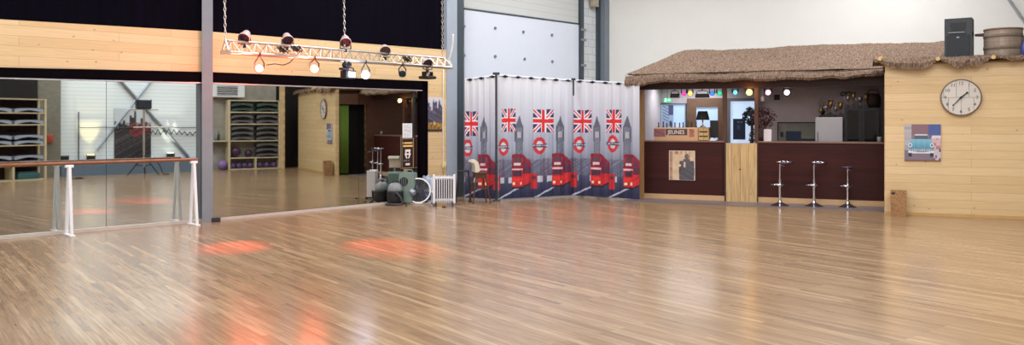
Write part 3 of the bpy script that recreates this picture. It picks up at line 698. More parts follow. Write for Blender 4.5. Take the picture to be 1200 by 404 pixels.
# oil radiator
p = FL(521, 241.5); p.y += .1; p = W(520.5, p.y)
r = thing('oil_radiator', p, facing(p), 'white oil filled radiator standing by the narrow pine panel', 'radiator')
wr, hr_ = .42, .60
for i in range(9):
    x = -wr/2+.035+i*(wr-.07)/8
    MB().box(x-.006, x+.006, -.07, .08, .06, hr_-.02, .005).cyl((x, -.07, .08), (x, -.07, hr_-.04), .008, seg=8).build('fin', white_pt, r)
MB().box(-wr/2+.03, wr/2-.03, -.01, .04, .1, hr_-.07).build('gap_backing', plain('dark_gap_backing', (78, 84, 86), .5), r)  # dark slab added behind the fins so their gaps look shaded
MB().box(-wr/2-.005, -wr/2+.03, -.09, .09, .05, hr_, .012).build('control_panel', white_pt, r)
MB().box(wr/2-.03, wr/2+.005, -.09, .09, .05, hr_, .012).build('end_cover', white_pt, r)
MB().cyl((-wr/2, -.0, .11), (wr/2, -.0, .11), .03).cyl((-wr/2, -.0, hr_-.07), (wr/2, -.0, hr_-.07), .03).build('header_tube', white_pt, r, SM)
for x in (-.16, .16): MB().box(x-.02, x+.02, -.12, .12, .03, .06, .005).cyl((x-.012, -.1, .025), (x+.012, -.1, .025), .025).cyl((x-.012, .1, .025), (x+.012, .1, .025), .025).build('castor_foot', blk2, r)
# floor fan
p = W(491, 16.22); r = thing('floor_fan', p, facing(p)-.15, 'round silver floor fan with wire guard between the bag and the green blower', 'fan')
R = .235; cz = .25; tilt = Matrix.Translation((0, 0, cz)) @ Matrix.Rotation(PI/2-.1, 4, 'X')
MB().lathe([(R, -.08), (R+.008, .08), (R-.01, .08), (R-.015, -.08)], 36, tilt).build('drum', alu, r, .6)
g = MB()
for k in range(1, 7): g.tube([tilt @ Vector((R*k/6.2*math.cos(a*PI/14), R*k/6.2*math.sin(a*PI/14), .085)) for a in range(28)], .0035, 4, closed=True)
for k in range(16): a = k*PI/8; g.cyl(tilt @ Vector((.03*math.cos(a), .03*math.sin(a), .088)), tilt @ Vector((R*math.cos(a), R*math.sin(a), .08)), .003, seg=4)
g.build('wire_guard', plain('guard_grey', (120, 124, 132), .4, .5), r)
MB().lathe([(R-.01, .07), (R+.014, .07), (R+.014, .09), (R-.01, .09)], 36, tilt).build('rim_ring', alu, r, .6)
MB().cyl(tilt @ Vector((0, 0, -.085)), tilt @ Vector((0, 0, -.075)), R*.97, seg=36).build('back_panel', plain('fan_dark', (34, 40, 48), .5), r)
MB().cyl(tilt @ Vector((0, 0, .08)), tilt @ Vector((0, 0, .1)), .035).build('badge', blk2, r)
for k in range(4):
    a = k*PI/2+.5; u_ = Vector((math.cos(a), math.sin(a), 0)); v_ = Vector((-math.sin(a), math.cos(a), 0)); m_ = MB()
    pts = [u_*.04, u_*.1+v_*.07, u_*.2+v_*.08, u_*.21-v_*.02, u_*.1-v_*.03]; vs = [m_.b.verts.new(tilt @ (q+Vector((0, 0, .02+.03*(q.dot(v_)/.08))))) for q in pts]; vs2 = [m_.b.verts.new(v.co+Vector((0, .006, 0))) for v in vs]
    m_.b.faces.new(vs); m_.b.faces.new(vs2[::-1])
    for i in range(5): m_.b.faces.new((vs[i], vs2[i], vs2[(i+1) % 5], vs[(i+1) % 5]))
    m_.build('blade', plain('blade_grey', (66, 74, 86), .4, .3), r)
MB().cyl(tilt @ Vector((0, 0, -.06)), tilt @ Vector((0, 0, .04)), .05).build('motor', blk2, r)
MB().tube([(-R-.02, 0, cz), (-R-.02, .0, .02), (-R+.02, -.16, .012), (R-.02, -.16, .012), (R+.02, 0, .02), (R+.02, 0, cz)], .012).tube([(-R-.02, 0, .02), (-R+.02, .14, .012), (R-.02, .14, .012), (R+.02, 0, .02)], .012).build('stand', alu, r, True)
# green blower
gm_ = plain('grey_green_enamel', (112, 134, 126), .45, var=.05)
p = W(479, 16.15); p = W(478.5, 16.22); r = thing('green_blower', p, facing(p)-.25, 'grey green boxy blower with a black round grille behind the fan', 'blower')
MB().prism([(-.17, .03), (.1, .03), (.12, .2), (.16, .36), (.14, .60), (-.1, .62), (-.15, .58), (-.17, .3)], -.15, .14).build('housing', gm_, r)
MB().cyl((-.05, -.15, .44), (-.05, -.165, .44), .085, seg=20).build('round_grille', blk, r)
t = MB()
for k in (-1, 0, 1): t.cyl((-.05+k*.04, -.17, .37), (-.05+k*.04, -.17, .51), .005, seg=5)
t.build('grille_bar', gm_, r)
MB().tube([(-.05, .0, .61), (-.03, .0, .66), (.07, .0, .66), (.09, .0, .61)], .012).build('carry_handle', gm_, r)
MB().cyl((.10, -.17, .25), (.18, -.2, .22), .06, .05).build('outlet', plain('zinc_grey', (150, 160, 172), .4, .4), r)
MB().box(-.16, -.1, -.13, .12, 0, .03).box(.04, .1, -.13, .12, 0, .03).build('foot', blk, r)
# vacuum
p = W(463, 15.98); r = thing('canister_vacuum', p, facing(p), 'black canister vacuum cleaner with grey top and coiled hose', 'vacuum cleaner')
MB().lathe([(0, .04), (.15, .04), (.165, .1), (.16, .25), (.14, .27), (0, .27)], 24).build('tank', blk, r, .7)
MB().lathe([(.145, .272), (.15, .30), (.12, .38), (.06, .42), (0, .42)], 24).build('lid', plain('grey_lid', (120, 126, 128), .4), r, .7)
MB().tube([(-.05, -.0, .42), (-.03, 0, .46), (.05, 0, .46), (.07, 0, .42)], .012).build('handle', blk, r)
MB().tube([(.0, -.16, .2), (.03, -.2, .24), (.1, -.21, .16), (.16, -.2, .05), (.1, -.23, .022), (-.05, -.24, .02), (-.18, -.2, .02)], .022, 8).build('hose', blk2, r, True)
for a in (.5, 2.6, 3.7, 5.7): MB().cyl((.13*math.cos(a)-.012, .13*math.sin(a), .025), (.13*math.cos(a)+.012, .13*math.sin(a), .025), .024).build('castor', blk2, r)
# shopping bag
bagc = lambda u, v: (70, 96, 150) if (v < .45 and (hsh(int(u*7), int(v*9)) > .35)) else ((196, 206, 220) if hsh(int(u*5), int(v*6), 2) > .3 else (150, 164, 186))
def bagshape(u, v):
    a = u*2*PI; rx, ry = .13*(1-.12*v), .09*(1-.35*v); k = 1+.07*math.sin(a*5+v*4)
    return (rx*math.cos(a)*k, -ry*math.sin(a)*k, .52*v+(.03*math.sin(a*3) if v > .95 else 0))
p = W(502.5, 16.35); o = painted('plastic_bag', .3, .5, 40, 24, bagc, None, p, facing(p), .4, shape=bagshape); o.scale = (1, 1, 1); tag(o, 'blue and white plastic bag standing behind fan and radiator', 'bag')
for i, (px, py) in enumerate(((476, 241.5), (520.5, 243))):
    p = FL(px, py); o = MB().cyl((0, -.03, .012), (0, .03, .012), .012, seg=10).box(-.02, .02, .02, .035, 0, .02, .003).cyl((0, -.03, .012), (0, -.05, .012), .004).build('power_plug', blk, None, False, p, i*1.1); tag(o, ('black power plug on the floor in front of the fan', 'black power plug on the floor in front of the radiator')[i], 'plug')
# stool with cream back
p = W(557, 16.2); r = thing('wooden_stool', p, facing(p)+.25, 'brown wooden high stool with rounded cream backrest by the curtain', 'stool')
sz = .62
MB().box(-.03, .21, -.14, .14, sz-.035, sz, .01).build('seat', dkwood, r)
MB().box(-.01, .19, -.12, .12, sz-.12, sz-.036).build('apron', dkwood, r)
for sx_, sy_ in ((-1, -1), (1, -1), (-1, 1), (1, 1)):
    x = .09+sx_*.09; MB().cyl((x, sy_*.11, sz-.04), (x+sx_*.09, sy_*.16, 0), .02, .014, seg=8).build('leg', dkwood, r)
MB().cyl((-.05, -.13, .3), (.23, -.13, .3), .011).cyl((-.05, .13, .3), (.23, .13, .3), .011).build('stretcher', dkwood, r)
bk = MB()
for i in range(9):
    a = i/8*PI*.55; x = -.02-.02*i/8; 
poly = [(.02, sz), (.06, sz+.02), (.055, sz+.12), (.03, sz+.2), (-.03, sz+.25), (-.1, sz+.24), (-.12, sz+.2), (-.09, sz+.19), (-.05, sz+.17), (-.03, sz+.08), (-.03, sz)]
MB().prism(poly, -.12, .12).build('backrest', plain('cream_shell', (206, 202, 184), .5), r)
p = W(543, 16.6); r = thing('dark_stool', p, facing(p), 'very dark wooden stool left of the cream backed stool', 'stool')
MB().box(-.13, .13, -.13, .13, .60, .63, .01).build('seat', plain('near_black_wood', (34, 22, 22), .6), r)
for sx_, sy_ in ((-1, -1), (1, -1), (-1, 1), (1, 1)): MB().cyl((sx_*.1, sy_*.1, .6), (sx_*.15, sy_*.15, 0), .016, seg=8).build('leg', MATS['near_black_wood'], r)
# ================================================================== PRINTED CURTAIN
CP = [W(544.5, 17.15), W(584, 16.8), W(672.5, 17.7), W(749, 16.75)]
CT = [(544, 92.3), (584, 87.0), (672, 93), (749, 97.3)]
def ctop(px):
    for (a, ya), (b, yb) in zip(CT, CT[1:]):
        if px <= b: return ya+(yb-ya)*(px-a)/(b-a)
    return CT[-1][1]
FLG = [(552, 8.6, 145), (596, 8, 141), (637, 12, 141.5), (683, 10.2, 142), (719.5, 8.8, 142)]
RND_ = [(548, 6, 173.5), (590, 6, 172), (632.5, 7.5, 171), (679, 6.6, 170.5), (718, 6.4, 168.5)]
BEN = [(567, 4), (608.5, 5.2), (656.5, 5), (699.5, 4), (735, 4.6)]
BUS = [(568, 11), (609, 13), (656, 13), (701, 12.5), (739, 11)]
def curtain_print(px, y):
    n = hsh(int(px*1.3), int(y*.9)); n2 = vnoise(px*.12, y*.1)
    if y < 175: c = mixc((220, 223, 232), (158, 166, 186), (y-95)/80)
    elif y < 207: c = mixc((160, 168, 186), (104, 112, 136), (y-175)/32)
    else: c = mixc((74, 78, 108), (36, 40, 72), (y-207)/20)
    if 150 < y < 208: c = mixc(c, (70, 72, 92), .30*n2*(y-150)/58)
    if 187 < y < 207 and n > .45: c = mixc(c, (60, 56, 80), .5)
    if 186 < y < 212 and hsh(int(px*.8), 7) > .86: c = mixc(c, (110, 60, 80), .5)
    if 207 < y < 214 and hsh(int(px*.22), 3) > .5: c = mixc(c, (228, 230, 240), .75)
    k = (px+(y-222)*1.9) % 43
    if 220 < y < 232 and k < 4: c = (176, 182, 206)
    for cx, w in BEN:
        d = abs(px-cx)
        if d < w*1.3:
            if y > 149 and d < w*(.86 if y > 166 else 1.0) and y < 200:
                c = mixc((92, 98, 116), (132, 138, 152), n*.9)
                if abs(y-158) < 3.6 and d < w*.7: c = (170, 172, 180) if d < w*.5 else (88, 92, 108)
                if d > w*.7: c = (82, 88, 106)
            elif 136 < y <= 149 and d < w*(.12+.9*((y-136)/13)**1.3): c = (92, 96, 112)
    for cx, w in BUS:
        x = px-cx; yt = 179
        sm = w*1.05
        if yt < y < 222 and -w*.72 < x < w*1.05:
            side = x > w*.28
            roof = yt+(4.5 if not side else 4.5+(x-w*.28)*1.1)+(2.5*(abs(x+.2*w)/w)**2 if not side else 0)
            bot = 221-(0 if not side else (x-w*.28)*.55)
            if y > roof-3.2 and y < bot:
                c = (200, 36, 44) if y > 199 else (138, 32, 54)
                if n > .8: c = mixc(c, (70, 24, 48), .45)
                if side and int((x)*.9) % 2 == 0 and roof+3 < y < roof+9: c = (70, 44, 84)
                if side and y > 196 and y < 204: c = (86, 40, 62)
                if not side:
                    if 184.5 < y < 190: c = (92, 60, 78) if abs(x+.2*w) < w*.36 else (170, 50, 60)
                    if 191 < y < 194 and abs(x+.2*w) < w*.3: c = (214, 196, 200)
                    if 197.3 < y < 199.3: c = (224, 190, 196)
                    if 200 < y < 206.5 and abs(x+.2*w) < w*.38: c = (64, 44, 66)
                    if 208 < y < 213: c = (216, 48, 44)
                    if 213.5 < y < 216.5 and abs(abs(x+.2*w)-w*.3) < 1.3: c = (246, 226, 190)
                if y > bot-2.2: c = (44, 22, 40)
        x2 = px-(cx+w*1.28)
        if abs(x2) < 4.2 and 204 < y < 222: c = (190, 40, 48) if abs(x2) < 3.2 or y < 206 else (120, 36, 50)
        if abs(x2) < 2.6 and 207 < y < 211: c = (104, 44, 60)
    for cx, w, cy in FLG:
        x, v = (px-cx)/w, (y-cy)/(13.6 if cx > 560 else 14.5)
        if abs(x) < 1 and abs(v) < 1:
            c = (52, 52, 96); d = abs(abs(x)-abs(v))
            if d < .24: c = (226, 222, 232)
            if d < .09: c = (204, 52, 60)
            if abs(x) < .26 or abs(v) < .28: c = (230, 226, 234)
            if abs(x) < .15 or abs(v) < .17: c = (212, 42, 50)
    for cx, w, cy in RND_:
        x, v = (px-cx)/w, (y-cy)/10.3
        r = math.hypot(x, v)
        if r < 1 and r > .56: c = (196, 50, 60)
        elif r <= .56: c = (200, 204, 214)
        if abs(v) < .19 and abs(x) < 1.12:
            c = (58, 52, 92)
            if abs(v) < .08 and int(x*9+40) % 2: c = (214, 214, 224)
    return c
def curtain(i, label, waves, amp):
    A, B = CP[i], CP[i+1]; L = (B-A).length; u = (B-A)/L; nrm = Vector((u.y, -u.x, 0))
    if nrm.y > 0: nrm = -nrm
    nx = int(L/.0125); ny = 190; me_co = []; cols = []; fc = []
    for j in range(ny+1):
        v = j/ny
        for k in range(nx+1):
            s = L*k/nx; P = A+u*s; px = 600+F*P.x/P.y; zt = zat(ctop(px), P.y); zb = .03
            z = zb+(zt-zb)*v
            fold = amp*(.5+1.0*vnoise(s*1.7, 5+i*9))*(math.sin(s/L*waves*2*PI+1.1*math.sin(s*2.1+i))+.35*math.sin(s/L*waves*4.7*PI+1))*(1-.35*v)
            co = P+nrm*fold-A; me_co.append((co.x, co.y, z))
            cols.append(lin(tuple(q/255 for q in curtain_print(px, H-(z-E)*F/17.0)))+(1,))
    n1 = nx+1
    for j in range(ny):
        for k in range(nx): fc.append((j*n1+k, j*n1+k+1, (j+1)*n1+k+1, (j+1)*n1+k))
    r = thing('printed_curtain', A, 0, label, 'curtain', 'london print curtains screening the corner')
    me = bpy.data.meshes.new('curtain_cloth'); me.from_pydata(me_co, [], fc); me.update(); me.shade_smooth()
    at = me.color_attributes.new('Col', 'FLOAT_COLOR', 'POINT'); at.data.foreach_set('color', np.array(cols, dtype=np.float32).ravel())
    me.materials.append(vcol('curtain_cloth_print', .75)); o = bpy.data.objects.new('cloth', me); C.objects.link(o); o.parent = r
    so = o.modifiers.new('Solidify', 'SOLIDIFY'); so.thickness = .003
    n = max(3, int(L/.3))
    for k in range(n):
        s = L*(k+.5)/n; P = A+u*s; px = 600+F*P.x/P.y; z = zat(ctop(px), P.y)-.035; c = P-A+nrm*.012
        t = MB(); t.tube([c+u*.03*math.cos(q*PI/5)+Vector((0, 0, z+.022*math.sin(q*PI/5))) for q in range(10)], .008, 5, closed=True)
        t.cyl(c+u*-.06+Vector((0, 0, z)), c+u*.06+Vector((0, 0, z)), .014, seg=6)
        t.build('eyelet', plain('eyelet_black', (26, 26, 30), .4, .3), r)
    tp = MB(); a0 = zat(ctop(600+F*A.x/A.y), A.y)-.035; b0 = zat(ctop(600+F*B.x/B.y), B.y)-.035
    tp.cyl((0, 0, a0), (B.x-A.x, B.y-A.y, b0), .011).build('curtain_rod', steel_light, r)
    return r
curtain(0, 'printed curtain nearest the dark column, behind the brown stool', 5, .028)
curtain(1, 'widest printed curtain with red double deckers, middle of the three', 8, .014)
curtain(2, 'printed curtain next to the bar post, darkest at its lower right', 7, .016)
for px, D, z0, lab in ((581.5, 16.62, 0, 'dark upright pole at the corner of the printed curtains'),):
    P = W(px, D); r = thing('curtain_pole', P, 0, lab, 'pole'); zt_ = zat(86.5, D)
    MB().cyl((0, 0, .02), (0, 0, zt_), .022).build('tube', blk2, r, SM)
    MB().lathe([(0, 0), (.09, 0), (.085, .015), (.03, .03), (0, .03)], 20).build('foot', blk2, r, SM)
    MB().box(-.07, .07, -.03, .03, zt_-.02, zt_+.03, .008).build('top_bracket', blk2, r)
P = W(672, 17.5); z0, z1 = zat(112, 17.5), zat(91.5, 17.5)
o = MB().box(-.018, .018, -.006, .006, 0, z1-z0).box(-.045, .045, -.012, .012, z1-z0-.05, z1-z0, .006).build('hanging_strap', blk2, None, False, Vector((P.x, P.y, z0)), 0); tag(o, 'short black strap hanging where two printed curtains meet', 'strap')
# ================================================================== BAR
sA, sB = FC.s(745), FC.s(1036.5)
ZT, ZL = 1.223, 2.287
def thg(name, fr, px, z, off, label, cat, group=None): return thing(name, fr.P(fr.off(off).s(px) if 0 else fr.s(px), z, off), fr.rz, label, cat, group)
mb, lo = fbox(FC, 744.5, 755, 0, 2.45, -.08, .04); o = mb.build('bar_post', ltwood, None, False, lo, FC.rz); tag(o, 'pale wooden corner post at the left end of the bar', 'post')
mb, lo = fbox(FC, 846.5, 851.5, 0, ZL, -.08, .0); o = mb.build('bar_post', dkwood, None, False, lo, FC.rz); tag(o, 'thin dark post left of the raw wood gate', 'post')
mb, lo = fbox(FC, 884, 888.6, 0, ZL, -.08, .0); o = mb.build('bar_post', dkwood, None, False, lo, FC.rz); tag(o, 'thin dark post right of the raw wood gate', 'post')
mb, lo = fbox(FC, 744.5, 1036.5, ZL, 2.47, -.1, .05); o = mb.build('bar_lintel', plain('red_brown_beam', (52, 22, 18), .5, var=.15, stretch=(1, 5, 5)), None, False, lo, FC.rz); tag(o, 'dark red brown beam under the thatch over the bar opening', 'beam')
for a, b, lab in ((755, 849, 'dark mahogany bar counter with the sepia poster, left of the gate'), (888.6, 1036, 'dark mahogany bar counter behind the three stools')):
    s0_, s1_ = FC.s(a), FC.s(b); w_ = s1_-s0_
    r = thing('bar_counter', FC.P(s0_), FC.rz, lab, 'bar counter')
    MB().box(0, w_, 0, .5, .115, ZT-.03).build('front_panel', mahog, r)
    MB().box(-.0, w_, -.02, .55, ZT-.03, ZT, .006).build('countertop', plain('counter_edge', (128, 92, 78), .3, var=.1), r)
    MB().box(0, w_, -.015, .45, 0, .113).build('plinth', plain('pale_plinth', (198, 160, 118), .5, var=.08, stretch=(1, 8, 8)), r)
s0_ = FC.s(851.5); w_ = FC.s(887.5)-s0_
r = thing('saloon_gate', FC.P(s0_, .0), FC.rz, 'pale raw wood gate between the two bar counters', 'gate')
MB().box(.0, w_, -.08, -.04, .0, 1.185, .006).build('board', raw, r)
MB().box(.03, w_-.03, -.04, -.01, .2, .3).box(.03, w_-.03, -.04, -.01, .9, 1.0).build('batten', raw, r)
MB().cyl((w_*.46, -.083, .66), (w_*.46, -.088, .66), .018, seg=10).build('knot_hole', dkwood, r)
for z_ in (.25, .95): MB().cyl((-.005, -.06, z_-.05), (-.005, -.06, z_+.05), .012).build('hinge', steel_dark, r)
mb, lo = fbox(FC, 741, 1036, 0.001, .012, 0.02, .82); struct('trim_shade_strip', mb, plain('bar_foot_shade', (116, 104, 108), .35, var=.06), None, lo, FC.rz, 'grey band of painted floor shade along the foot of the bar')  # thin grey slab standing in for shade and reflection on the floor
# interior shell
DI = 2.6; FI = Fr(TC, DC+DI)
inw = plain('bar_inner_wall', (188, 178, 180), .8, var=.04)
wall('wall_bar_back', FI, FI.s(735), FI.s(1130), 0, 2.55, inw, .1)
sp_ = FC.P(sA); q = FI.P(FI.s(738)); seg('wall_bar_left', sp_+FC.u*-.03, FI.P(sp_.dot(FC.u)-.03), 0, 2.5, inw, .06)
struct('trim_23', MB().box(0, FC.s(1110)-sA+.1, .02, DI+.1, 2.475, 2.53), plain('bar_ceiling_boards', (84, 66, 58), .8, var=.1), None, FC.P(sA-.05), FC.rz, 'board ceiling of the bar')
# glazing of the back room
glow = plain('daylit_glass', (178, 200, 226), .3, emit=(186, 206, 232), es=.85, var=.02)
glow2 = plain('daylit_glass_dim', (160, 184, 212), .3, emit=(168, 190, 222), es=.62, var=.02)
def glazing(name, a, b, y0, zb, m, fm, fw, label):
    f_ = FI.off(.03); s0, s1 = f_.s(a), f_.s(b); z1 = f_.z((a+b)/2, y0)
    r = bpy.data.objects.new(name, None); C.objects.link(r); r.location = FI.P(s0, zb, .0); r.rotation_euler = (0, 0, FI.rz); r['kind'] = 'structure'; r['label'] = label
    w = s1-s0; h = z1-zb
    t = MB().box(-fw, 0, -.08, 0, -.0, h+fw).box(w, w+fw, -.08, 0, 0, h+fw).box(0, w, -.08, 0, h, h+fw); t.build('window_frame', fm, r)
    MB().box(0, w, -.03, -.01, 0, h).build('pane', m, r)
    return r, w, h
lf = plain('pale_window_frame', (170, 172, 178), .5)
glazing('window_1', 757, 767, 122.5, .0, glow, lf, .02, 'narrow daylit pane at the left of the bar back wall')
glazing('window_2', 768.5, 803, 122.5, .9, glow2, plain('grey_frame', (96, 100, 112), .5), .03, 'daylit window with slanted markings behind the crate')
glazing('door_2', 816, 841.5, 125.5, .0, glow2, plain('brown_door_frame', (100, 72, 52), .5, var=.1), .21, 'brown framed doorway with pale light behind the lamp shade')
glazing('door_3', 856, 884.5, 118.5, .0, glow, plain('grey_door_frame', (116, 112, 112), .5, var=.08), .07, 'pale glazed door behind the raw wood gate')
# slanted flyer in window 2
def flyer(u, v):
    c = (158, 178, 206)
    if ((u*.8+v*2.6) % .36) < .1 and .1 < u < .62 and v > .25: c = (86, 98, 132)
    if u > .6 and v > .55: c = (72, 74, 112)
    if .66 < u < .86 and .05 < v < .3: c = (70, 76, 110)
    return c
f_ = FI.off(.1); a_, b_ = f_.at(775.5, 140), f_.at(789, 140); o = painted('window_flyer', (b_-a_).length, f_.z(782, 123)-f_.z(782, 149), 40, 50, flyer, None, Vector((a_.x, a_.y, f_.z(782, 149))), FI.rz, thick=.01); tag(o, 'pale blue flyer with slanted dark stripes on the back window', 'poster')
def bluep(u, v):
    c = (22, 34, 58)
    d = math.hypot(u-.45, v-.6)
    if d < .2: c = mixc((70, 90, 120), c, d/.2)
    if .06 < u < .94 and (v < .04 or v > .96): c = (60, 74, 98)
    if v > .82 and v < .86 and .25 < u < .75 and hsh(int(u*20)) > .4: c = (120, 136, 160)
    return c
f_ = FI.off(.1); a_, b_ = f_.at(859, 150), f_.at(873.5, 150); o = painted('blue_poster', (b_-a_).length, f_.z(866, 139)-f_.z(866, 163.5), 30, 40, bluep, None, Vector((a_.x, a_.y, f_.z(866, 163.5))), FI.rz, thick=.01); tag(o, 'dark blue poster on the glazed door behind the gate', 'poster')
# exit sign
p = FI.off(.2).at(778, 119.5); ex = thing('exit_sign', p, FI.rz, 'small green lit exit sign with white pictograms', 'sign')
hw, hh = 8*p.y/F, 4.4*p.y/F
MB().box(0, hw, -.02, .03, 0, hh, .004).build('sign_box', plain('exit_green', (24, 170, 96), .4, emit=(30, 190, 110), es=1.4), ex)
wm_ = plain('exit_white', (230, 255, 240), .4, emit=(225, 255, 240), es=2.2)
MB().ball((hw*.27, -.024, hh*.8), .012, 1).box(hw*.22, hw*.32, -.026, -.02, hh*.38, hh*.7).cyl((hw*.26, -.024, hh*.4), (hw*.14, -.024, hh*.12), .007, seg=5).cyl((hw*.28, -.024, hh*.4), (hw*.38, -.024, hh*.14), .007, seg=5).cyl((hw*.3, -.024, hh*.64), (hw*.42, -.024, hh*.52), .006, seg=5).build('running_figure', wm_, ex)
MB().box(hw*.62, hw*.82, -.026, -.02, hh*.42, hh*.58).prism([(hw*.8, hh*.25), (hw*.8, hh*.75), (hw*.94, hh*.5)], -.026, -.02).build('arrow', wm_, ex)
MB().cyl((hw/2, .005, hh), (hw/2, .005, 2.475-p.z), .006).build('hanger', steel_dark, ex)
# crates and things on the left counter
def crate_print(u, v):
    c = (206, 162, 122)
    if v > .9: c = (224, 190, 146)
    if u < .26 and .25 < v < .88: c = mixc((120, 70, 84), (176, 116, 110), hsh(int(u*40), int(v*14)))
    if .80 < u < .92 and .25 < v < .9: c = mixc((128, 64, 60), (196, 140, 110), hsh(int(u*44), int(v*12)))
    if .27 < u < .76 and .40 < v < .88: c = (84, 60, 62)
    return c
fo = FC.off(-.12); a_, b_ = fo.at(766.5, 160), fo.at(818, 160); zt_ = fo.z(790, 149.2); w_ = (b_-a_).length
cr = thing('bottle_crate', Vector((a_.x, a_.y, ZT)), FC.rz, 'light wooden crate with white lettering on the left bar counter', 'crate')
painted('printed_front', w_, zt_-ZT, 90, 24, crate_print, cr, (0, -.012, 0), 0, thick=.011)
MB().box(0, .014, 0, .28, 0, zt_-ZT).box(w_-.014, w_, 0, .28, 0, zt_-ZT).box(.015, w_-.015, .265, .28, 0, zt_-ZT).box(.015, w_-.015, .0, .264, 0, .012).build('side_panels', raw, cr)
text('JEUNES', .115, plain('print_white', (240, 236, 230), .5), cr, (w_*.51, -.015, (zt_-ZT)*.63), ext=.001, sx=.95)
bt = None
bc = [('brown', (74, 42, 26)), ('green', (30, 70, 44)), ('dark', (28, 22, 26)), ('red', (120, 34, 36))]
wherea = ['first', 'second', 'third', 'fourth', 'fifth', 'sixth', 'seventh', 'eighth', 'ninth', 'tenth']
for i in range(10):
    nm_, c_ = bc[(i*7) % 4]; h_ = .35+.05*hsh(i, 9)
    o = MB().lathe([(0, 0), (.034, 0), (.034, h_*.6), (.012, h_*.78), (.012, h_), (0, h_)], 12).build('bottle', plain('bottle_glass_'+nm_, c_, .2), None, True, cr.location+FC.u*(.07+i*(w_-.14)/9)+FC.n*(.12+.06*(i % 2))+Vector((0, 0, .013)), 0)
    tag(o, '%s glass bottle standing in the lettered crate, %s from the left' % (nm_, wherea[i]), 'bottle', 'bottles in the lettered crate')
fo = FC.off(-.1); a_, b_ = fo.at(818.6, 160), fo.at(830.5, 160); zt_ = fo.z(824, 149)
cr2 = thing('small_crate', Vector((a_.x, a_.y, ZT)), FC.rz, 'small slatted wooden crate beside the lettered crate, under the lamp', 'crate')
w_ = (b_-a_).length; t = MB()
for k in range(3): t.box(0, w_, -.01, .0, .01+k*(zt_-ZT)/3, (k+.85)*(zt_-ZT)/3)
t.box(0, .02, 0, .22, 0, zt_-ZT).box(w_-.02, w_, 0, .22, 0, zt_-ZT).box(0, w_, .21, .22, 0, zt_-ZT).box(0.02, w_-.02, 0, .21, zt_-ZT-.012, zt_-ZT).build('slats', raw, cr2)
lm_ = thing('table_lamp', Vector((fo.at(822.5, 150).x, fo.at(822.5, 150).y, zt_))+FC.n*.1, FC.rz, 'table lamp with black shade standing on the small crate', 'lamp')
z1_, z0_ = fo.z(822, 130), fo.z(822, 140.5)
MB().lathe([(.14, z0_-zt_), (.095, z1_-zt_), (.09, z1_-zt_), (.135, z0_-zt_)], 24).build('lamp_shade', plain('black_shade', (20, 14, 16), .7), lm_, True)
MB().lathe([(0, 0), (.06, 0), (.05, .02), (.015, .04), (.012, z1_-zt_-.02), (0, z1_-zt_-.02)], 16).build('base', blk2, lm_, SM)
tx = text('TS', .13, plain('print_white2', (236, 226, 220), .5, emit=(236, 226, 220), es=.0), None, fo.at(823, 145)+FC.n*-.08, (PI/2, 0, FC.rz), 'white_letters', .008); tag(tx, 'white TS letters standing before the table lamp', 'sign')
tx.location.z = zt_+.05
fo = FC.off(-.25); a_, b_ = fo.at(832, 160), fo.at(841.5, 160); zt_ = fo.z(836, 141)
sc_ = thing('till_screen', Vector((a_.x, a_.y, ZT)), FC.rz, 'black till screen on the bar counter right of the small crate', 'screen')
w_ = (b_-a_).length
MB().box(0, w_, 0, .03, .06, zt_-ZT, .008).build('display', blk, sc_); MB().box(w_*.4, w_*.6, .03, .05, 0, .2).box(.0, w_, -.02, .1, 0, .012).build('stand', blk2, sc_)
o = MB().box(0, .13, -.06, .03, 0, .025, .006).box(.02, .11, -.05, .0, .025, .05, .006).build('receipt_printer', white_pt, None, False, Vector((a_.x, a_.y, ZT))-FC.n*.12+FC.u*.02, FC.rz); tag(o, 'small white box lying on the counter before the till screen', 'box')
for px, c, lab in ((847.5, (210, 222, 238), 'white card standing on the counter end left of the gate'), (899.5, (224, 214, 220), 'white card standing on the counter right of the gate')):
    fo = FC.off(-.12); p = fo.at(px, 160); hw_ = (1.8 if px < 850 else 4.4)*p.y/F; zt_ = fo.z(px, 151.3 if px > 850 else 154)
    if px > 850:
        o = MB().prism([(-hw_, 0), (hw_, 0), (hw_, zt_-ZT), (-hw_, zt_-ZT)], 0, .006).prism([(-hw_, 0), (hw_, 0), (hw_*.8, .03), (-hw_*.8, .03)], .006, .06).build('menu_card', plain('card_white', (226, 216, 220), .6), None, False, Vector((p.x, p.y, ZT)), FC.rz)
        tag(o, lab, 'card')
# dried plant bunches behind the right post
def leaves(mb, c, r, n, size, sc=(1, 1, 1)):
    for i in range(n):
        a, b_ = RND.uniform(0, 2*PI), math.acos(RND.uniform(-1, 1)); rr = r*RND.uniform(.3, 1)**.5
        p = Vector(c)+Vector((rr*math.sin(b_)*math.cos(a)*sc[0], rr*math.sin(b_)*math.sin(a)*sc[1], rr*math.cos(b_)*sc[2]))
        d1 = Vector((RND.uniform(-1, 1), RND.uniform(-1, 1), RND.uniform(-1, 1))).normalized(); d2 = d1.cross(Vector((RND.uniform(-1, 1), RND.uniform(-1, 1), .3))).normalized(); s = size*RND.uniform(.6, 1.2)
        v = [mb.b.verts.new(p+d1*s), mb.b.verts.new(p+d2*s*.35), mb.b.verts.new(p-d1*s), mb.b.verts.new(p-d2*s*.35)]; mb.b.faces.new(v)
    return mb
fo = FC.off(-.32)
p = fo.at(893, 164); r = thing('dried_bouquet', Vector((p.x, p.y, ZT)), FC.rz, 'dark red dried bouquet in a slim vase on the right bar counter', 'plant')
MB().lathe([(0, 0), (.06, 0), (.075, .1), (.045, .24), (.05, .27), (.04, .27), (.035, .2), (0, .02)], 16).build('vase', plain('brown_vase', (70, 52, 46), .4), r, True)
t = MB()
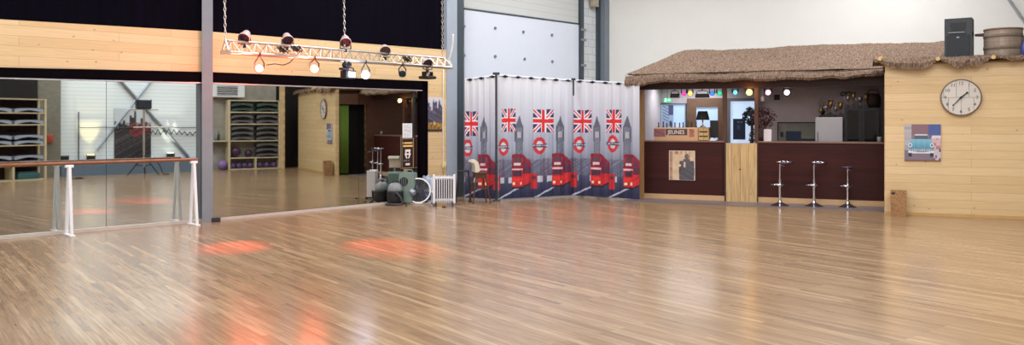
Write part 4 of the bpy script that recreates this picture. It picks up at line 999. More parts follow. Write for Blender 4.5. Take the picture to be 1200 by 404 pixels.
for k in range(12): a = k*.9; t.cyl((0, 0, .1), (.14*math.cos(a), .1*math.sin(a), .42+.1*math.sin(k)), .004, seg=4)
t.build('stems', dkwood, r)
leaves(MB(), (.02, 0, .47), .25, 420, .035, (1.05, .7, .85)).build('leaves', plain('dark_red_leaves', (78, 34, 34), .7, var=.3), r)
p = fo.at(879, 166); r = thing('potted_plant', Vector((p.x, p.y, ZT-.0))-FC.n*-.35+Vector((0, 0, 0)), FC.rz, 'dark green leafy plant in a brown pot behind the gate', 'plant')
r.location.z = 0
MB().lathe([(0, 0), (.13, 0), (.17, .9), (.15, .9), (0, .8)], 20).build('pot', plain('brown_pot', (84, 66, 56), .7), r, True)
MB().cyl((0, 0, .8), (0, 0, 1.6), .03).build('trunk', dkwood, r)
leaves(MB(), (-.04, 0, 1.72), .2, 300, .05, (.8, .8, .95)).build('leaves', plain('dark_teal_leaves', (34, 48, 54), .6, var=.3), r)
leaves(MB(), (.05, 0, 1.2), .16, 240, .04, (.7, .7, 1.9)).build('lower_leaves', plain('brown_olive_leaves', (72, 62, 50), .7, var=.3), r)
# fridge, cabinet, mural, trophies
fF = Fr(TC, DC+1.9)
a_, b_ = fF.at(955.5, 160), fF.at(987.5, 160); zf = fF.z(970, 137.2); wF = (b_-a_).length
r = thing('bar_fridge', Vector((a_.x, a_.y, 0)), FC.rz, 'white upright fridge behind the bar under the trophies', 'fridge')
MB().box(0, wF, .05, .6, .02, zf, .012).build('body', white_pt, r); MB().box(.0, wF, 0, .05, .04, zf-.28*0-.01, .012).build('door', white_pt, r)
MB().cyl((.05, -.03, .9), (.05, -.03, 1.4), .012).build('handle', alu, r)
c0_, c1_ = fF.at(990, 160), fF.at(1030, 160); zc_ = fF.z(1010, 126.2); wC = (c1_-c0_).length
r = thing('display_cabinet', Vector((c0_.x, c0_.y, 0)), FC.rz, 'dark glass fronted display cabinet at the right end of the bar', 'cabinet')
dk = plain('black_cabinet', (24, 18, 18), .4, var=.15)
MB().box(0, wC, .02, .5, 0, .9).box(0, .04, .02, .5, .9, zc_).box(wC-.04, wC, .02, .5, .9, zc_).box(0.04, wC-.04, .02, .5, zc_-.05, zc_).box(.04, wC-.04, .46, .5, .9, zc_-.05).build('carcass', dk, r)
for x0_, x1_ in ((.0, wC/2-.004), (wC/2+.004, wC)):
    d = MB().box(x0_, x0_+.05, 0, .02, .1, zc_).box(x1_-.05, x1_, 0, .02, .1, zc_).box(x0_+.05, x1_-.05, 0, .02, zc_-.06, zc_).box(x0_+.05, x1_-.05, 0, .02, .1, .95).build('door', dk, r)
    gm2, gn, gb = nt('cabinet_glass') if 'cabinet_glass' not in MATS else (MATS['cabinet_glass'], None, None)
    if gb: setp(gb, Base_Color=rgb(60, 62, 58)+(1,), Roughness=.05, Transmission_Weight=.75); MATS['cabinet_glass'] = gm2
    MB().box(x0_+.05, x1_-.05, .006, .012, .95, zc_-.06).build('pane', gm2, d)
MB().box(.04, wC-.04, .04, .46, 1.22, 1.235).box(.04, wC-.04, .04, .46, 1.52, 1.535).build('inner_shelf', dkwood, r)
gl = plain('dull_glassware', (92, 98, 92), .2, .2)
for i in range(6):
    x = .1+i*(wC-.2)/5
    o = MB().lathe([(0, 0), (.03, 0), (.006, .01), (.006, .06), (.035, .1), (.03, .17), (.026, .17), (.03, .1), (0, .07)], 12).build('stem_glass', gl, None, True, r.location+FC.u*x+FC.n*.25+Vector((0, 0, 1.236)), 0)
    tag(o, 'stem glass on the middle shelf of the display cabinet, %s from the left' % wherea[i], 'glass', 'glasses in the display cabinet')
def trophy(loc, h, rr, m, label, two=True):
    h *= 1.55; rr *= 1.25
    r = thing('trophy', loc, FC.rz, label, 'trophy', 'trophies on fridge and cabinet')
    MB().box(-rr*.8, rr*.8, -rr*.8, rr*.8, 0, h*.22, .004).build('plinth', dk, r)
    MB().lathe([(0, h*.22), (rr*.5, h*.22), (rr*.14, h*.34), (rr*.14, h*.48), (rr*.7, h*.6), (rr, h), (rr*.9, h), (rr*.6, h*.64), (0, h*.55)], 16).build('cup', m, r, True)
    for s_ in (-1, 1): MB().tube([(s_*rr*.8, 0, h*.66), (s_*rr*1.5, 0, h*.72), (s_*rr*1.5, 0, h*.88), (s_*rr*.95, 0, h*.94)], rr*.1, 5).build('handle', m, r)
gold = plain('dull_gold', (150, 124, 78), .3, .8); silv = plain('dull_silver', (150, 148, 150), .3, .8)
base_f = Vector((a_.x, a_.y, zf)); specs = [(.10, .12, .04, gold, 'short gold trophy'), (.2, .17, .05, silv, 'silver trophy'), (.3, .24, .045, gold, 'tall gold trophy'), (.40, .15, .04, silv, 'small silver trophy'), (.5, .21, .045, gold, 'slim gold trophy')]
for i, (x, h_, rr, m, lb) in enumerate(specs):
    trophy(base_f+FC.u*x+FC.n*.15, h_, rr, m, '%s on the fridge, %s from the left' % (lb, wherea[i]))
r = thing('dried_flower_vase', base_f+FC.u*.13+FC.n*.38, FC.rz, 'dark vase of pale dried flowers at the left on the fridge', 'vase')
MB().lathe([(0, 0), (.04, 0), (.07, .12), (.05, .22), (.06, .26), (.05, .26), (0, .05)], 16).build('vase', dk, r, True)
leaves(MB(), (0, 0, .34), .12, 120, .025).build('flowers', plain('pale_dry_flowers', (160, 140, 124), .8, var=.2), r)
base_c = Vector((c0_.x, c0_.y, zc_))
for i, (x, h_, rr, m, lb) in enumerate([(.06, .18, .04, silv, 'silver trophy'), (.17, .22, .04, gold, 'gold trophy'), (.3, .16, .05, silv, 'wide silver trophy'), (.42, .2, .04, gold, 'thin gold trophy')]):
    trophy(base_c+FC.u*x+FC.n*.15, h_, rr, m, '%s on the dark cabinet, %s from the left' % (lb, wherea[i]))
r = thing('wicker_hamper', base_c+FC.u*.56+FC.n*.25, FC.rz, 'dark round wicker hamper on top of the display cabinet', 'basket')
MB().lathe([(0, 0), (.12, 0), (.15, .15), (.14, .25), (.1, .3), (0, .31)], 20).build('basket_body', plain('dark_wicker', (44, 34, 30), .8, var=.4, scale=30), r, True)
MB().tube([(-.12, 0, .26), (-.08, 0, .38), (.08, 0, .38), (.12, 0, .26)], .01).build('handle', dkwood, r)
p = FI.off(.04).at(991, 110); o = MB().tube([(-.05+.05*math.cos(k*.6), 0, .04*math.sin(k*.6)) for k in range(11)], .012, 5).tube([(.06+.05*math.cos(k*.6), 0, .04*math.sin(k*.6)) for k in range(11)], .012, 5).build('wall_ornament', blk, None, True, p, FI.rz); tag(o, 'small dark double ring ornament on the wall above the trophies', 'ornament')
def mural(u, v):
    c = mixc((104, 106, 104), (146, 144, 134), vnoise(u*6, v*4))
    if hsh(int(u*12), int(v*6), 3) > .7 and u < .5: c = (48, 52, 66)
    if .22 < u < .62 and v < .7: c = (40, 56, 82)
    if u > .62 and v < .45: c = (40, 46, 66)
    if .62 < u < .95 and .5 < v < .85: c = (128, 128, 112)
    if u < .02 or v > .96 or u > .985: c = (30, 24, 26)
    return c
f_ = FI.off(.1); a_, b_ = f_.at(911, 150), f_.at(956, 150); zb_ = .95
o = painted('mural_board', (b_-a_).length, f_.z(930, 143)-zb_, 60, 40, mural, None, Vector((a_.x, a_.y, zb_)), FI.rz, thick=.02); tag(o, 'wide picture board in dull blue and grey on the bar back wall', 'picture')
p = FI.off(.16).at(910.5, 114); o = MB().box(-.06, .06, -.06, .06, -.06, .06, .01).cyl((0, -.06, 0), (0, -.068, 0), .04).cyl((0, .05, 0), (0, .16, 0), .015).build('wall_speaker', blk, None, False, p, FI.rz); tag(o, 'tiny black speaker on the bar back wall', 'speaker')
p = FC.off(-.12).at(893.5, 115.5); o = MB().lathe([(0, -.05), (.035, -.05), (.03, .03), (.015, .05), (0, .05)], 14).tube([(0, 0, .05), (0, .0, ZL-p.z)], .006, 5).build('pendant_bulb', plain('pearl_bulb', (214, 196, 196), .3), None, True, p, 0); tag(o, 'small pale pendant hanging above the dried bouquet', 'lamp')
fo = FC.off(-.2); p = fo.at(1030.5, 166); t = MB().lathe([(0, 0), (.035, 0), (.04, .1), (.034, .1), (.03, .01), (0, .01)], 14)
tag(t.build('drinking_glass', plain('milky_glass', (150, 150, 150), .2), None, True, Vector((p.x, p.y, ZT)), 0), 'small pale glass at the right end of the bar counter', 'glass')
# lights hung under the beam
FL2 = FC.off(-.16)
for px, rp, col_, es, lab in ((801.5, 2.7, (230, 70, 170), 1.3, 'pink'), (808.8, 2.9, (248, 208, 90), 2.2, 'yellow'), (834.5, 2.8, (60, 130, 230), 1.3, 'blue'), (843.2, 3, (50, 204, 150), 1.3, 'green'), (861.5, 3, (100, 200, 240), 1.5, 'pale cyan'), (878, 3.9, (255, 200, 96), 6, 'amber'), (900, 3.4, (255, 176, 214), 3, 'rose'), (922, 3.4, (255, 226, 226), 6, 'warm white')):
    par_can(FL2, px, 109.3 if px < 850 else 108.2, rp, (.05 if px < 870 else -.1, -1, -.1), col_, es, blk, 'small %s spotlight hanging under the bar beam' % lab, group='coloured spotlights under the bar beam', zclamp=2.46, length=2.2)
L = bpy.data.lights.new('amber_glow', 'POINT'); L.energy = 3.5; L.color = (1, .5, .12); L.shadow_soft_size = .05; lo = bpy.data.objects.new('amber_glow', L); C.objects.link(lo); lo.location = FC.off(.16).at(878, 107)
for px, w_, lab in ((791, 10, 'small black flood light under the bar beam, left of the pink spot'), (823, 15.5, 'wide black flood light under the bar beam, between yellow and blue spots')):
    D = FL2.D(px); s_ = D/F; p = WP(px, 111, D); r = thing('bar_flood', p, FC.rz, lab, 'stage light'); hw_ = w_/2*s_
    MB().prism([(-hw_, -3.6*s_), (hw_, -3.6*s_), (hw_*.9, 1.2*s_), (-hw_*.9, 1.2*s_)], -.08, .08).build('housing', blk, r)
    MB().box(-hw_*.8, hw_*.8, -.09, -.08, -2.9*s_, -.5*s_).build('lens', plain('black_lens', (16, 16, 20), .35), r)
    MB().tube([(-hw_*.95, 0, -1*s_), (-hw_*.8, 0, 4*s_), (0, 0, 5*s_), (hw_*.8, 0, 4*s_), (hw_*.95, 0, -1*s_)], .01, 6).build('yoke', blk, r)
    MB().cyl((0, 0, 4.8*s_), (0, 0, ZL-p.z), .012).build('clamp', blk, r)
# sepia poster on the counter
def sepia(u, v):
    c = mixc((196, 168, 132), (220, 194, 168), vnoise(u*7, v*7))
    if u < .13: c = mixc((150, 112, 92), (190, 150, 120), hsh(int(v*16)))
    if v > .88 and .15 < u < .8 and hsh(int(u*22), 1) > .45: c = (156, 120, 96)
    x, y = u-.68, v
    if math.hypot(x-.02, (y-.8)*1.1) < .105: c = (112, 92, 88) if x < .06 else (150, 124, 112)
    if .0 < y < .66 and abs(x) < .30*(1-.25*abs(y-.3)): c = (76, 74, 82) if hsh(int(u*30), int(v*30)) > .25 else (98, 94, 98)
    if y < .72 and y >= .6 and abs(x) < .13: c = (92, 84, 86)
    if .42 < y < .62 and abs(x+.08) < .03: c = (206, 188, 170)
    if abs(u-.5) < .03 and .3 < v < .55: c = (96, 76, 74)
    if abs(v-.42) < .02 and .38 < u < .62: c = (80, 66, 66)
    if math.hypot(u-.42, v-.5) < .04: c = (226, 206, 170)
    if math.hypot(u-.44, v-.36) < .05: c = (78, 58, 54)
    if u < .015 or u > .985 or v < .012 or v > .985: c = (214, 198, 186)
    return c
f_ = FC.off(.012); a_, b_ = f_.at(784, 190), f_.at(814.5, 190); z0_, z1_ = f_.z(799, 211), f_.z(799, 176.5)
o = painted('sepia_poster', (b_-a_).length, z1_-z0_, 70, 80, sepia, None, Vector((a_.x, a_.y, z0_)), FC.rz, thick=.008); tag(o, 'sepia poster of a standing person in dark jacket on the left bar front', 'poster')
# ------------------------------------------------------------------ bar stools
for px, py, pt, lab, back in ((914, 241.6, 190.2, 'chrome bar stool nearest the raw wood gate', 1), (954, 242.3, 190.6, 'middle chrome bar stool of the three', 1), (993.5, 243.4, 195.4, 'lower chrome bar stool nearest the pine cabin', 0)):
    p = FL(px, py-.5); r = thing('bar_stool', p, FC.rz, lab, 'bar stool', 'chrome stools at the bar'); zs_ = zat(pt, p.y)
    MB().lathe([(0, 0), (.19, 0), (.19, .012), (.12, .035), (.045, .07), (.03, .11), (0, .11)], 28).build('base', chrome, r, .6)
    MB().cyl((0, 0, .1), (0, 0, zs_*.62), .026).cyl((0, 0, zs_*.6), (0, 0, zs_-.03), .018).build('column', chrome, r, SM)
    MB().tube([(-.125+.125*math.cos(k*PI/10), -.02-.13*math.sin(k*PI/10), zat(217.4, p.y)) for k in range(0, 1)]+[(.13*math.cos(a_*2*PI/20)*.95-.03, .11*math.sin(a_*2*PI/20)-.03, .41) for a_ in range(20)], .012, 6, closed=True).cyl((0, 0, .36), (0, 0, .43), .034).build('footrest', chrome, r, True)
    xo = .08 if back else -.01; rs = .15 if back else .105
    MB().lathe([(0, zs_-.035), (rs*.7, zs_-.03), (rs, zs_-.012), (rs*.97, zs_+.006), (0, zs_)], 24, Matrix.Translation((xo, 0, 0))).build('seat', plain('dark_seat_shell', (82, 70, 92), .25, .3), r, True)
    if back: MB().tube([(xo+rs*.95*math.cos(a_), rs*.95*math.sin(a_), zs_+.012) for a_ in [PI*.0+k*PI/8 for k in range(-3, 12)]], .014, 6).build('seat_rim', chrome, r, True)
    MB().tube([(0, 0, zs_-.05), (.06, -.1, zs_-.055), (.1, -.14, zs_-.06)], .006, 5).build('height_lever', chrome, r)
# ================================================================== PINE CABIN
s0_ = FB.s(1037.3); s1_ = FB.s(1400); zc_ = 2.6
mb = MB().box(0, s1_-s0_, 0, .1, 0, zc_); struct('wall_cabin', mb, pine, None, FB.P(s0_), FB.rz, 'pine clad front wall of the cabin')
P0 = FB.P(s0_); v_ = Vector((math.sin(.475), math.cos(.475), 0)); rzs = math.atan2(v_.y, v_.x)
brb = plain('brown_side_boards', (92, 58, 40), .6, var=.15)
struct('wall_cabin_side', MB().box(0.0, .1, -.1, 0, 0, 2.47).box(1.02, 3.9, -.1, 0, 0, 2.47).box(.1, 1.02, -.1, 0, 2.15, 2.47), brb, None, P0+v_*.02, rzs, 'side wall of the cabin facing the bar')
struct('trim_24', MB().box(.02, .10, -.0, .012, 0, 2.47), pine, None, P0, rzs, 'pine corner board of the cabin')
struct('door_dark_sheet', MB().box(.08, 1.06, -.30, -.28, 0, 2.2), plain('doorway_darkness', (8, 7, 8), .9), None, P0, rzs, 'black sheet standing in for the dark doorway opening in the cabin side')  # black sheet standing in for the darkness inside the opening
gc = MB(); n = 40
A_ = []; B_ = []
for i in range(n+1):
    x = .125+.33*i/n; y = -.07+.022*math.sin(i*1.05); A_.append((x, y, .04)); B_.append((x, y, 2.13))
o = gc.quadstrip(A_, B_).build('green_curtain', plain('lime_green_cloth', (104, 132, 44), .8, var=.12, stretch=(6, 6, .5)), None, True, P0, rzs); so = o.modifiers.new('Solidify', 'SOLIDIFY'); so.thickness = .004; tag(o, 'lime green curtain drawn aside in the cabin doorway, seen in the mirror', 'curtain')
struct('trim_25', MB().box(-.0, s1_-s0_, .0, 3.2, zc_-.001, zc_+.03), plain('cabin_top_board', (160, 128, 90), .7), None, FB.P(s0_), FB.rz, 'flat top of the cabin')
struct('wall_cabin_end', MB().box(0, .1, .1, 3.2, 0, zc_-.002), pine, None, FB.P(s1_-.1), FB.rz)
mb = MB().box(0.0, s1_-s0_, -.012, 0, 0, .05); struct('baseboard_cabin', mb, plain('pine_skirting', (196, 156, 100), .5), None, FB.P(s0_), FB.rz)
# thatch builders
def straw(mb, p, d, L, w=.006):
    s = Vector((RND.uniform(-1, 1), RND.uniform(-1, 1), RND.uniform(-.2, .2))).normalized()*w
    p = Vector(p); d = Vector(d).normalized()*L; a = mb.b.verts.new(p-s); b = mb.b.verts.new(p+s); c = mb.b.verts.new(p+d); mb.b.faces.new((a, b, c))
def interp(tab, x):
    if x <= tab[0][0]: return tab[0][1]
    for (a, ya), (b, yb) in zip(tab, tab[1:]):
        if x <= b: return ya+(yb-ya)*(x-a)/(b-a)
    return tab[-1][1]
# cabin eave
low = [(1024, 72), (1030, 73), (1037, 75.5), (1047, 79.5), (1062, 80), (1078, 81.5), (1088, 79), (1095, 72.5), (1103, 71), (1112, 75.5), (1122, 80), (1130, 80.5), (1134, 74.5), (1143, 78), (1150, 75.5), (1158, 70), (1168, 67.5), (1180, 69), (1190, 71.5), (1200, 68), (1230, 72), (1260, 66), (1300, 71), (1340, 66), (1410, 70)]
ro = thing('cabin_thatch', FB.P(FB.s(1024)), FB.rz, 'ragged thatch edging along the top of the pine cabin', 'thatch')
sl0 = FB.s(1024); t = MB(); rows = []; fo = FB.off(.14); NX = 260
for i in range(NX+1):
    s = sl0+(s1_+.1-sl0)*i/NX
    P_ = fo.P(s); px = 600+F*P_.x/P_.y; zl_ = zat(interp(low, px), P_.y)+.012*(hsh(i)-.5)
    x = s-sl0; k = vnoise(s*2.2, 1.5); k2 = vnoise(s*9, 4)
    top = max(zl_+.07, 2.69+.05*k)
    prof = [(.75, 2.632), (.45, 2.66+.04*k), (.1, top-.0+.02*k2), (-.08, top-.01), (-.15-.03*k2, (top+zl_)/2), (-.14-.03*k, zl_), (-.08, zl_+.01), (-.02, max(zl_+.03, 2.60))]
    rows.append([t.b.verts.new((x, y+.01*(hsh(i, j)-.5), z)) for j, (y, z) in enumerate(prof)])
for A_, B_ in zip(rows, rows[1:]):
    for j in range(len(A_)-1): t.b.faces.new((A_[j], A_[j+1], B_[j+1], B_[j]))
t.build('thatch_roll', thatch, ro)
t = MB()
for i in range(2200):
    s = RND.uniform(sl0+.02, s1_); P_ = fo.P(s); px = 600+F*P_.x/P_.y; zl_ = zat(interp(low, px), P_.y)
    if RND.random() < .6: straw(t, (s-sl0, -.14+RND.uniform(-.03, .03), zl_+RND.uniform(0, .03)), (RND.uniform(-.6, .6), -.5, RND.uniform(-1, .1)), RND.uniform(.02, .05))
    else: straw(t, (s-sl0, RND.uniform(-.12, .3), 2.70+RND.uniform(-.02, .03)), (RND.uniform(-.6, .6), -.8, RND.uniform(-.1, .4)), RND.uniform(.03, .08))
o = t.build('loose_straw', plain('straw_tan', (176, 148, 112), .9, var=.2), ro); o['kind'] = 'stuff'
t = MB()
for px, py in ((1033, 69), (1101, 69), (1166, 67)):
    q = fo.at(px, py, .08); x = (q-FB.P(sl0)).dot(FB.u); t.cyl((x-.03, -.28, q.z), (x+.02, .1, q.z+.03), .035, .03, seg=8)
t.build('pole_ends', plain('pole_pine', (214, 178, 122), .6), ro)
# bar roof
ro = thing('bar_thatch', FC.P(FC.s(742)), FC.rz, 'long shaggy thatched roof over the bar opening', 'thatch')
b0_ = FC.s(742); eL = FC.s(739); eR = FC.s(1036); rL = Fr(TC, DC+1.8).s(801); rR = Fr(TC, DC+1.8).s(1128)
t = MB(); NX = 200; NV = 14; g = []
def rz_(s): return 3.18+.06*vnoise(s*1.5, 2)+.015*vnoise(s*5, 3)+.05*(s-rL)/(rR-rL)
for i in range(NX+1):
    u = i/NX; row = []
    se = eL+(eR+1.2-eL)*u; sr = rL+(rR-rL)*u
    for j in range(NV+1):
        v = j/NV; s = se*(1-v)+sr*v; o_ = .385*(1-v)-1.8*v; z = 2.60*(1-v)+rz_(sr)*v
        z += .03*(vnoise(s*4, v*6)-.5)*(1 if 0 < j < NV else .4)+.012*(hsh(i, j)-.5)
        row.append(t.b.verts.new((s-b0_, -o_, z)))
    g.append(row)
for A_, B_ in zip(g, g[1:]):
    for j in range(NV): t.b.faces.new((A_[j], B_[j], B_[j+1], A_[j+1]))
# hip end and back slope
bl = t.b.verts.new((eL-b0_, 2.9, 2.6)); brr = t.b.verts.new((eR+1.2-b0_, 2.9, 2.6))
t.b.faces.new([r_ for r_ in g[0]]+[bl]); t.b.faces.new([g[i][NV] for i in range(NX+1)]+[brr, bl])
t.build('thatch_slope', thatch, ro)
t = MB(); rows = []; NXf = 240
fl_ = [(742, 100), (752, 101), (760, 98), (770, 97), (780, 95), (795, 96), (810, 96), (825, 94), (850, 95), (872, 92.5), (890, 94.5), (905, 94), (925, 92), (950, 93), (975, 90), (990, 92), (1010, 88.5), (1036, 88)]
ff = FC.off(.36)
for i in range(NXf+1):
    s = eL-.0+(eR-.02-eL)*i/NXf; P_ = ff.P(s); px = 600+F*P_.x/P_.y; zl_ = zat(interp(fl_, px), P_.y)+.012*(hsh(i)-.5); k = vnoise(s*6, 7)
    x = s-b0_
    zt_ = 2.582+.018*math.sin(s*3.1)
    prof = [(-.24, zt_-.01), (-.385, zt_-.012), (-.435, zt_-.035), (-.48-.02*k, (zt_+zl_)/2), (-.515, zl_+.02), (-.49, zl_), (-.30, zl_+.01), (-.2, zl_+.05)]
    rows.append([t.b.verts.new((x, y+.008*(hsh(i, j)-.5), z)) for j, (y, z) in enumerate(prof)])
for A_, B_ in zip(rows, rows[1:]):
    for j in range(len(A_)-1): t.b.faces.new((A_[j], A_[j+1], B_[j+1], B_[j]))
t.b.faces.new(rows[0]); t.b.faces.new(rows[-1][::-1])
t.build('thatch_fringe', thatch, ro)
t = MB()
for i in range(5200):
    s = RND.uniform(eL, eR-.05); P_ = ff.P(s); px = 600+F*P_.x/P_.y; zl_ = zat(interp(fl_, px), P_.y); x = s-b0_
    q = RND.random()
    if q < .5: straw(t, (x, -.49+RND.uniform(-.02, .05), zl_+RND.uniform(0, .02)), (RND.uniform(-.4, .4), -.1, -1), RND.uniform(.015, .045))
    elif q < .75: straw(t, (x, -.45, 2.59+.022*math.sin(s*3.1)), (RND.uniform(-.5, .5), -.6, RND.uniform(-.7, .1)), RND.uniform(.02, .05))
    else:
        v = RND.uniform(0, 1); sr = rL+(rR-rL)*(s-eL)/(eR-eL); ss = s*(1-v)+sr*v; straw(t, (ss-b0_, -(.36*(1-v)-1.8*v), 2.6*(1-v)+rz_(sr)*v+.005), (RND.uniform(-.3, .3), -1, -.15), RND.uniform(.04, .1))
o = t.build('loose_straw', plain('straw_brown', (150, 126, 102), .9, var=.2), ro); o['kind'] = 'stuff'
t = MB().box(.05, eR-b0_, -.28, 2.8, 2.535, 2.56); t.build('underlay_board', plain('roof_underlay', (66, 40, 32), .8), ro)
# speaker, drum and bottle on the cabin
fo = FB.off(-.35); D = fo.D(1124); s_ = D/F; p = fo.P(fo.s(1124)); zb_ = zc_+.031; zt_ = zat(22.5, D)
sp_ = thing('loudspeaker', Vector((p.x, p.y, zb_)), FB.rz-.22, 'black loudspeaker standing on the cabin roof left of the drum', 'speaker')
hw_ = 14*s_
MB().prism([(-hw_, 0), (hw_, 0), (hw_, zt_-zb_), (-hw_, zt_-zb_-.0)], -.17, .2).build('cabinet', blk2, sp_)
MB().box(-hw_+.03, hw_-.03, -.185, -.17, .05, (zt_-zb_)*.62, .005).build('front_grille', plain('speaker_grille', (34, 38, 44), .7, var=.2, scale=60), sp_)
MB().prism([(-hw_*.5, (zt_-zb_)*.72), (hw_*.5, (zt_-zb_)*.72), (hw_*.62, (zt_-zb_)*.90), (-hw_*.62, (zt_-zb_)*.90)], -.176, -.16).build('horn', blk, sp_)
MB().box(-hw_*.72, hw_*.5, -.2, -.17, (zt_-zb_)*.66, (zt_-zb_)*.685).build('ledge', plain('grey_ledge', (110, 118, 126), .5), sp_)
MB().box(-.02, .02, -.19, -.185, (zt_-zb_)*.55, (zt_-zb_)*.575).build('badge', plain('pale_badge', (170, 170, 176), .4), sp_)
MB().box(hw_, hw_+.012, -.05, .08, (zt_-zb_)*.6, (zt_-zb_)*.7, .004).build('handle', blk, sp_)
fo = FB.off(-.4); D = fo.D(1175.5); s_ = D/F; p = fo.P(fo.s(1175.5)); zt_ = zat(34, D); h_ = zt_-zb_; R = 20*s_
dm_ = thing('barrel_drum', Vector((p.x, p.y, zb_)), FB.rz, 'woven grey brown drum with darker bands at the right on the cabin roof', 'drum')
MB().lathe([(0, 0), (R*.96, 0), (R*.99, h_*.3), (R, h_*.65), (R*.99, h_*.97), (R*.9, h_*.97), (0, h_*.93)], 32).build('shell', M_planks('barrel_staves', [(140, 124, 110), (158, 142, 128), (128, 112, 100)], .07, 4, .8, 'xz', mcol=(90, 70, 56), grain=.3), dm_, .8)
for k in (.42, .78): MB().lathe([(R*.985, h_*(k-.06)), (R*1.02, h_*(k-.05)), (R*1.02, h_*(k+.04)), (R*.985, h_*(k+.05))], 32).build('band', plain('dark_hoop', (112, 98, 84), .8, var=.15, scale=20), dm_, True)
MB().lathe([(R*.98, h_*.95), (R*1.015, h_*.95), (R*1.015, h_*1.0), (R*.88, h_*1.0)], 32).build('rim', plain('rope_rim', (116, 96, 74), .9, var=.2, scale=30), dm_, True)
MB().cyl((-R*1.45, 0, h_*.84), (-R*.9, 0, h_*.84), .022, .03).build('peg', dkwood, dm_)
p = FB.off(-.25).P(FB.off(-.25).s(1201)); o = MB().lathe([(0, 0), (.07, 0), (.07, .24), (.025, .33), (.02, .42), (0, .42)], 16).build('spray_bottle', plain('blue_plastic', (70, 78, 150), .4), None, True, Vector((p.x, p.y, zb_)), 0); tag(o, 'blue bottle beside the drum at the right photo edge', 'bottle')
# clock
fo = FB.off(.02); D = fo.D(1126); R = 21.6*D/F; p = fo.at(1126, 114.2)
ck = thing('wall_clock', p, FB.rz, 'large round pale plank clock on the cabin wall', 'clock')
MC = Matrix.Rotation(PI/2, 4, 'X')
MB().lathe([(0, -.01), (R, -.01), (R, .03), (R*.95, .035), (R*.94, .02), (0, .02)], 48, MC).build('rim', plain('clock_rim', (120, 98, 84), .5), ck, .7)
MB().lathe([(0, .0215), (R*.935, .0215), (R*.935, .018), (0, .018)], 48, MC).build('face', M_planks('clock_face_planks', [(206, 198, 190), (214, 206, 198), (198, 190, 184)], .19, 3, .6, 'xz', grain=.1, mortar=.005, mcol=(120, 112, 106), blend=.8), ck, False)
num_m = plain('numeral_black', (36, 32, 36), .5)
for k in range(1, 13):
    a = k*PI/6; text(str(k), R*.25, num_m, ck, (R*.76*math.sin(a), -.024, R*.76*math.cos(a)), name='numeral', ext=.001)
for ang, L_, w_, nm_ in ((1.62*PI/6, R*.42, .014, 'hour_hand'), (37*PI/30, R*.62, .010, 'minute_hand')):
    d = Vector((math.sin(ang), 0, math.cos(ang))); MB().cyl(-d*R*.08+Vector((0, -.03, 0)), d*L_+Vector((0, -.03, 0)), w_, w_*.5, seg=6).ball(d*L_*.9+Vector((0, -.03, 0)), w_*1.5, 1).build(nm_, num_m, ck)
MB().cyl((0, -.02, 0), (0, -.045, 0), .02).build('hub', num_m, ck)
# car poster
def carp(u, v):
    c = (140, 112, 120)
    if u < .2: c = mixc((188, 180, 186), (150, 146, 156), hsh(int(v*14), 2))
    elif v > .72: c = (132, 102, 112) if u < .66 else (74, 92, 150)
    elif v > .5 and u > .68: c = (96, 100, 140)
    if v < .3: c = (124, 110, 126)
    if u > .74 and .3 < v < .66: c = (206, 170, 176) if hsh(int(u*16), int(v*12)) > .3 else (170, 120, 130)
    if u > .8 and v < .34: c = (92, 84, 104) if hsh(int(u*20), int(v*12)) > .5 else (196, 180, 190)
    if .76 < u and .62 < v < .7: c = (214, 206, 214)
    x = u-.46
    if .58 < v < .73 and abs(x) < .21-(v-.58)*.3: c = (86, 96, 116) if v < .69 else (210, 212, 220)   # cabin
    if .3 < v < .6 and abs(x) < .33-.1*max(0, v-.42)*3: c = mixc((72, 128, 160), (128, 182, 204), (v-.3)/.3+.15*abs(math.sin(u*20)))
    for cx in (-.3, .3):
        r = math.hypot(x-cx, (v-.43)*.95)
        if r < .055: c = (212, 222, 230)
        if r < .03: c = (90, 110, 130)
    if .26 < v < .33 and abs(x) < .36: c = (190, 200, 212) if int(u*50) % 2 else (98, 110, 128)
    if .2 < v < .24+.05*(abs(x)/.36)**2 and abs(x) < .36: c = (212, 214, 222)
    if abs(abs(x)-.3) < .05 and .12 < v < .22: c = (52, 48, 60)
    if v < .03: c = (120, 84, 62)
    return c
fo = FB.off(.025); a_, b_ = fo.at(1060, 160), fo.at(1102.5, 160); z0_, z1_ = fo.z(1081, 188.5), fo.z(1081, 145.5)
o = painted('car_poster', (b_-a_).length, z1_-z0_, 90, 90, carp, None, Vector((a_.x, a_.y, z0_)), FB.rz, thick=.02); tag(o, 'square canvas of a light blue vintage car on the cabin wall', 'picture')
# waste basket
p = FL(1053, 252.6); s_ = p.y/F; h_ = 29.5*s_; wv = 9.6*s_
wb = thing('waste_basket', p, FB.rz, 'tan woven waste basket against the foot of the pine cabin', 'basket')
wm = M_planks('woven_tan', [(168, 124, 82), (186, 142, 98), (152, 108, 70)], .03, .02, .8, 'xz', grain=.2, mcol=(110, 74, 46), blend=.6, bump=.6)
t = MB()
prof_o = [(wv*.86, 0), (wv*.98, h_*.5), (wv, h_)]
t.lathe([(0, 0), (wv*.9, 0), (wv*1.0, h_*.55), (wv*1.0, h_), (wv*.93, h_), (wv*.9, h_*.2), (0, h_*.15)], 4, Matrix.Rotation(PI/4, 4, 'Z') @ Matrix.Diagonal((1.35, 1.15, 1, 1)))
t.build('woven_body', wm, wb)
MB().box(-wv*.96, -wv*.45, -wv*.86-.012, -wv*.80, h_*.86, h_*.95, .004).build('grip_hole', blk, wb)
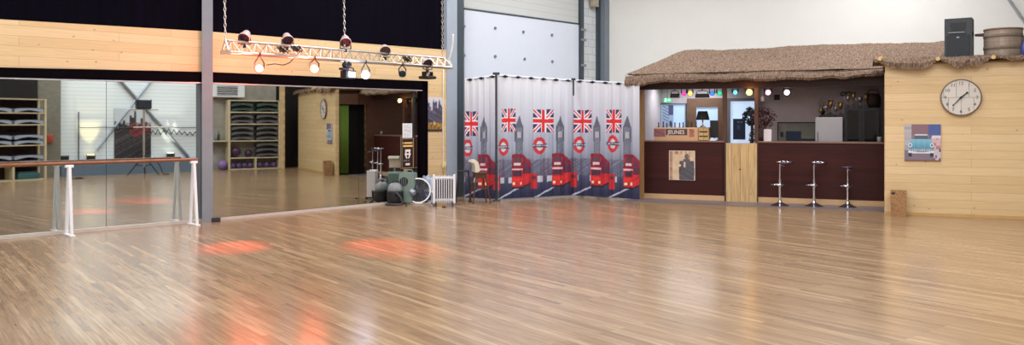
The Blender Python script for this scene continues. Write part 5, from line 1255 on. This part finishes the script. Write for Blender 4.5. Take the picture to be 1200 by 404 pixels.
# ================================================================== LIGHT
def area(loc, size, sy, en, col, rot=(0, 0, 0), name='ceiling_panel_and_fill'):
    L = bpy.data.lights.new(name, 'AREA'); L.shape = 'RECTANGLE'; L.size = size; L.size_y = sy; L.energy = en; L.color = col
    o = bpy.data.objects.new(name, L); C.objects.link(o); o.location = loc; o.rotation_euler = rot; return o
cool = (.965, .985, 1)
for x, y in ((-7, 4), (-2, 5), (-8, 9), (-2.5, 10.5), (3, 9.5), (-3, -2), (-9, -2), (-1.5, 14.5), (5.5, 13.5), (2.5, 17.5), (8, 17), (4.2, 5), (6.6, 7.6), (2.6, 2.2)):  # last two are unseen fills added to brighten the white cladding
    area((x, y, 6.45), 2.6, 1.2, 190, cool, (0, 0, .7))
# rear daylight window wall (high windows behind the camera)
area((-5.5, -9.5, 4.4), 9, 2.4, 420, (.93, .97, 1), (PI/2-.15, 0, 0), 'rear_window_light')
# bar interior
p = FC.P((sA+FC.s(830))/2, 2.44, -1.9); area(p, 1.2, .5, 26, (.92, .95, 1), name='bar_wall_fill')  # unseen area light added to brighten the back wall at the left
p = FC.P((FC.s(890)+FC.s(1030))/2, 2.38, -1.2); area(p, 1.6, .6, 7, (1, .84, .8), name='bar_warm_fill')  # unseen warm fill added inside the bar, no lamp hangs here
# world: dim neutral
w_ = bpy.data.worlds.new('World'); sc.world = w_; w_.use_nodes = True; w_.node_tree.nodes['Background'].inputs[0].default_value = (.6, .65, .7, 1); w_.node_tree.nodes['Background'].inputs[1].default_value = .15
# ================================================================== CAMERA
cam = bpy.data.cameras.new('camera'); cam.sensor_width = 36; cam.lens = F/1200*36; cam.shift_y = -(202-H)/1200; cam.clip_start = .05; cam.clip_end = 200
co = bpy.data.objects.new('camera', cam); C.objects.link(co); co.location = (0, 0, E); co.rotation_euler = (PI/2, 0, 0); sc.camera = co
sc.view_settings.view_transform = 'Standard'; sc.view_settings.look = 'None'; sc.view_settings.gamma = 1; sc.view_settings.use_curve_mapping = False
sc.view_settings.exposure = 0.0
sc.cycles.use_denoising = True
sc.cycles.max_bounces = 8; sc.cycles.glossy_bounces = 5; sc.cycles.sample_clamp_indirect = 6; sc.cycles.caustics_reflective = True; sc.cycles.caustics_refractive = False
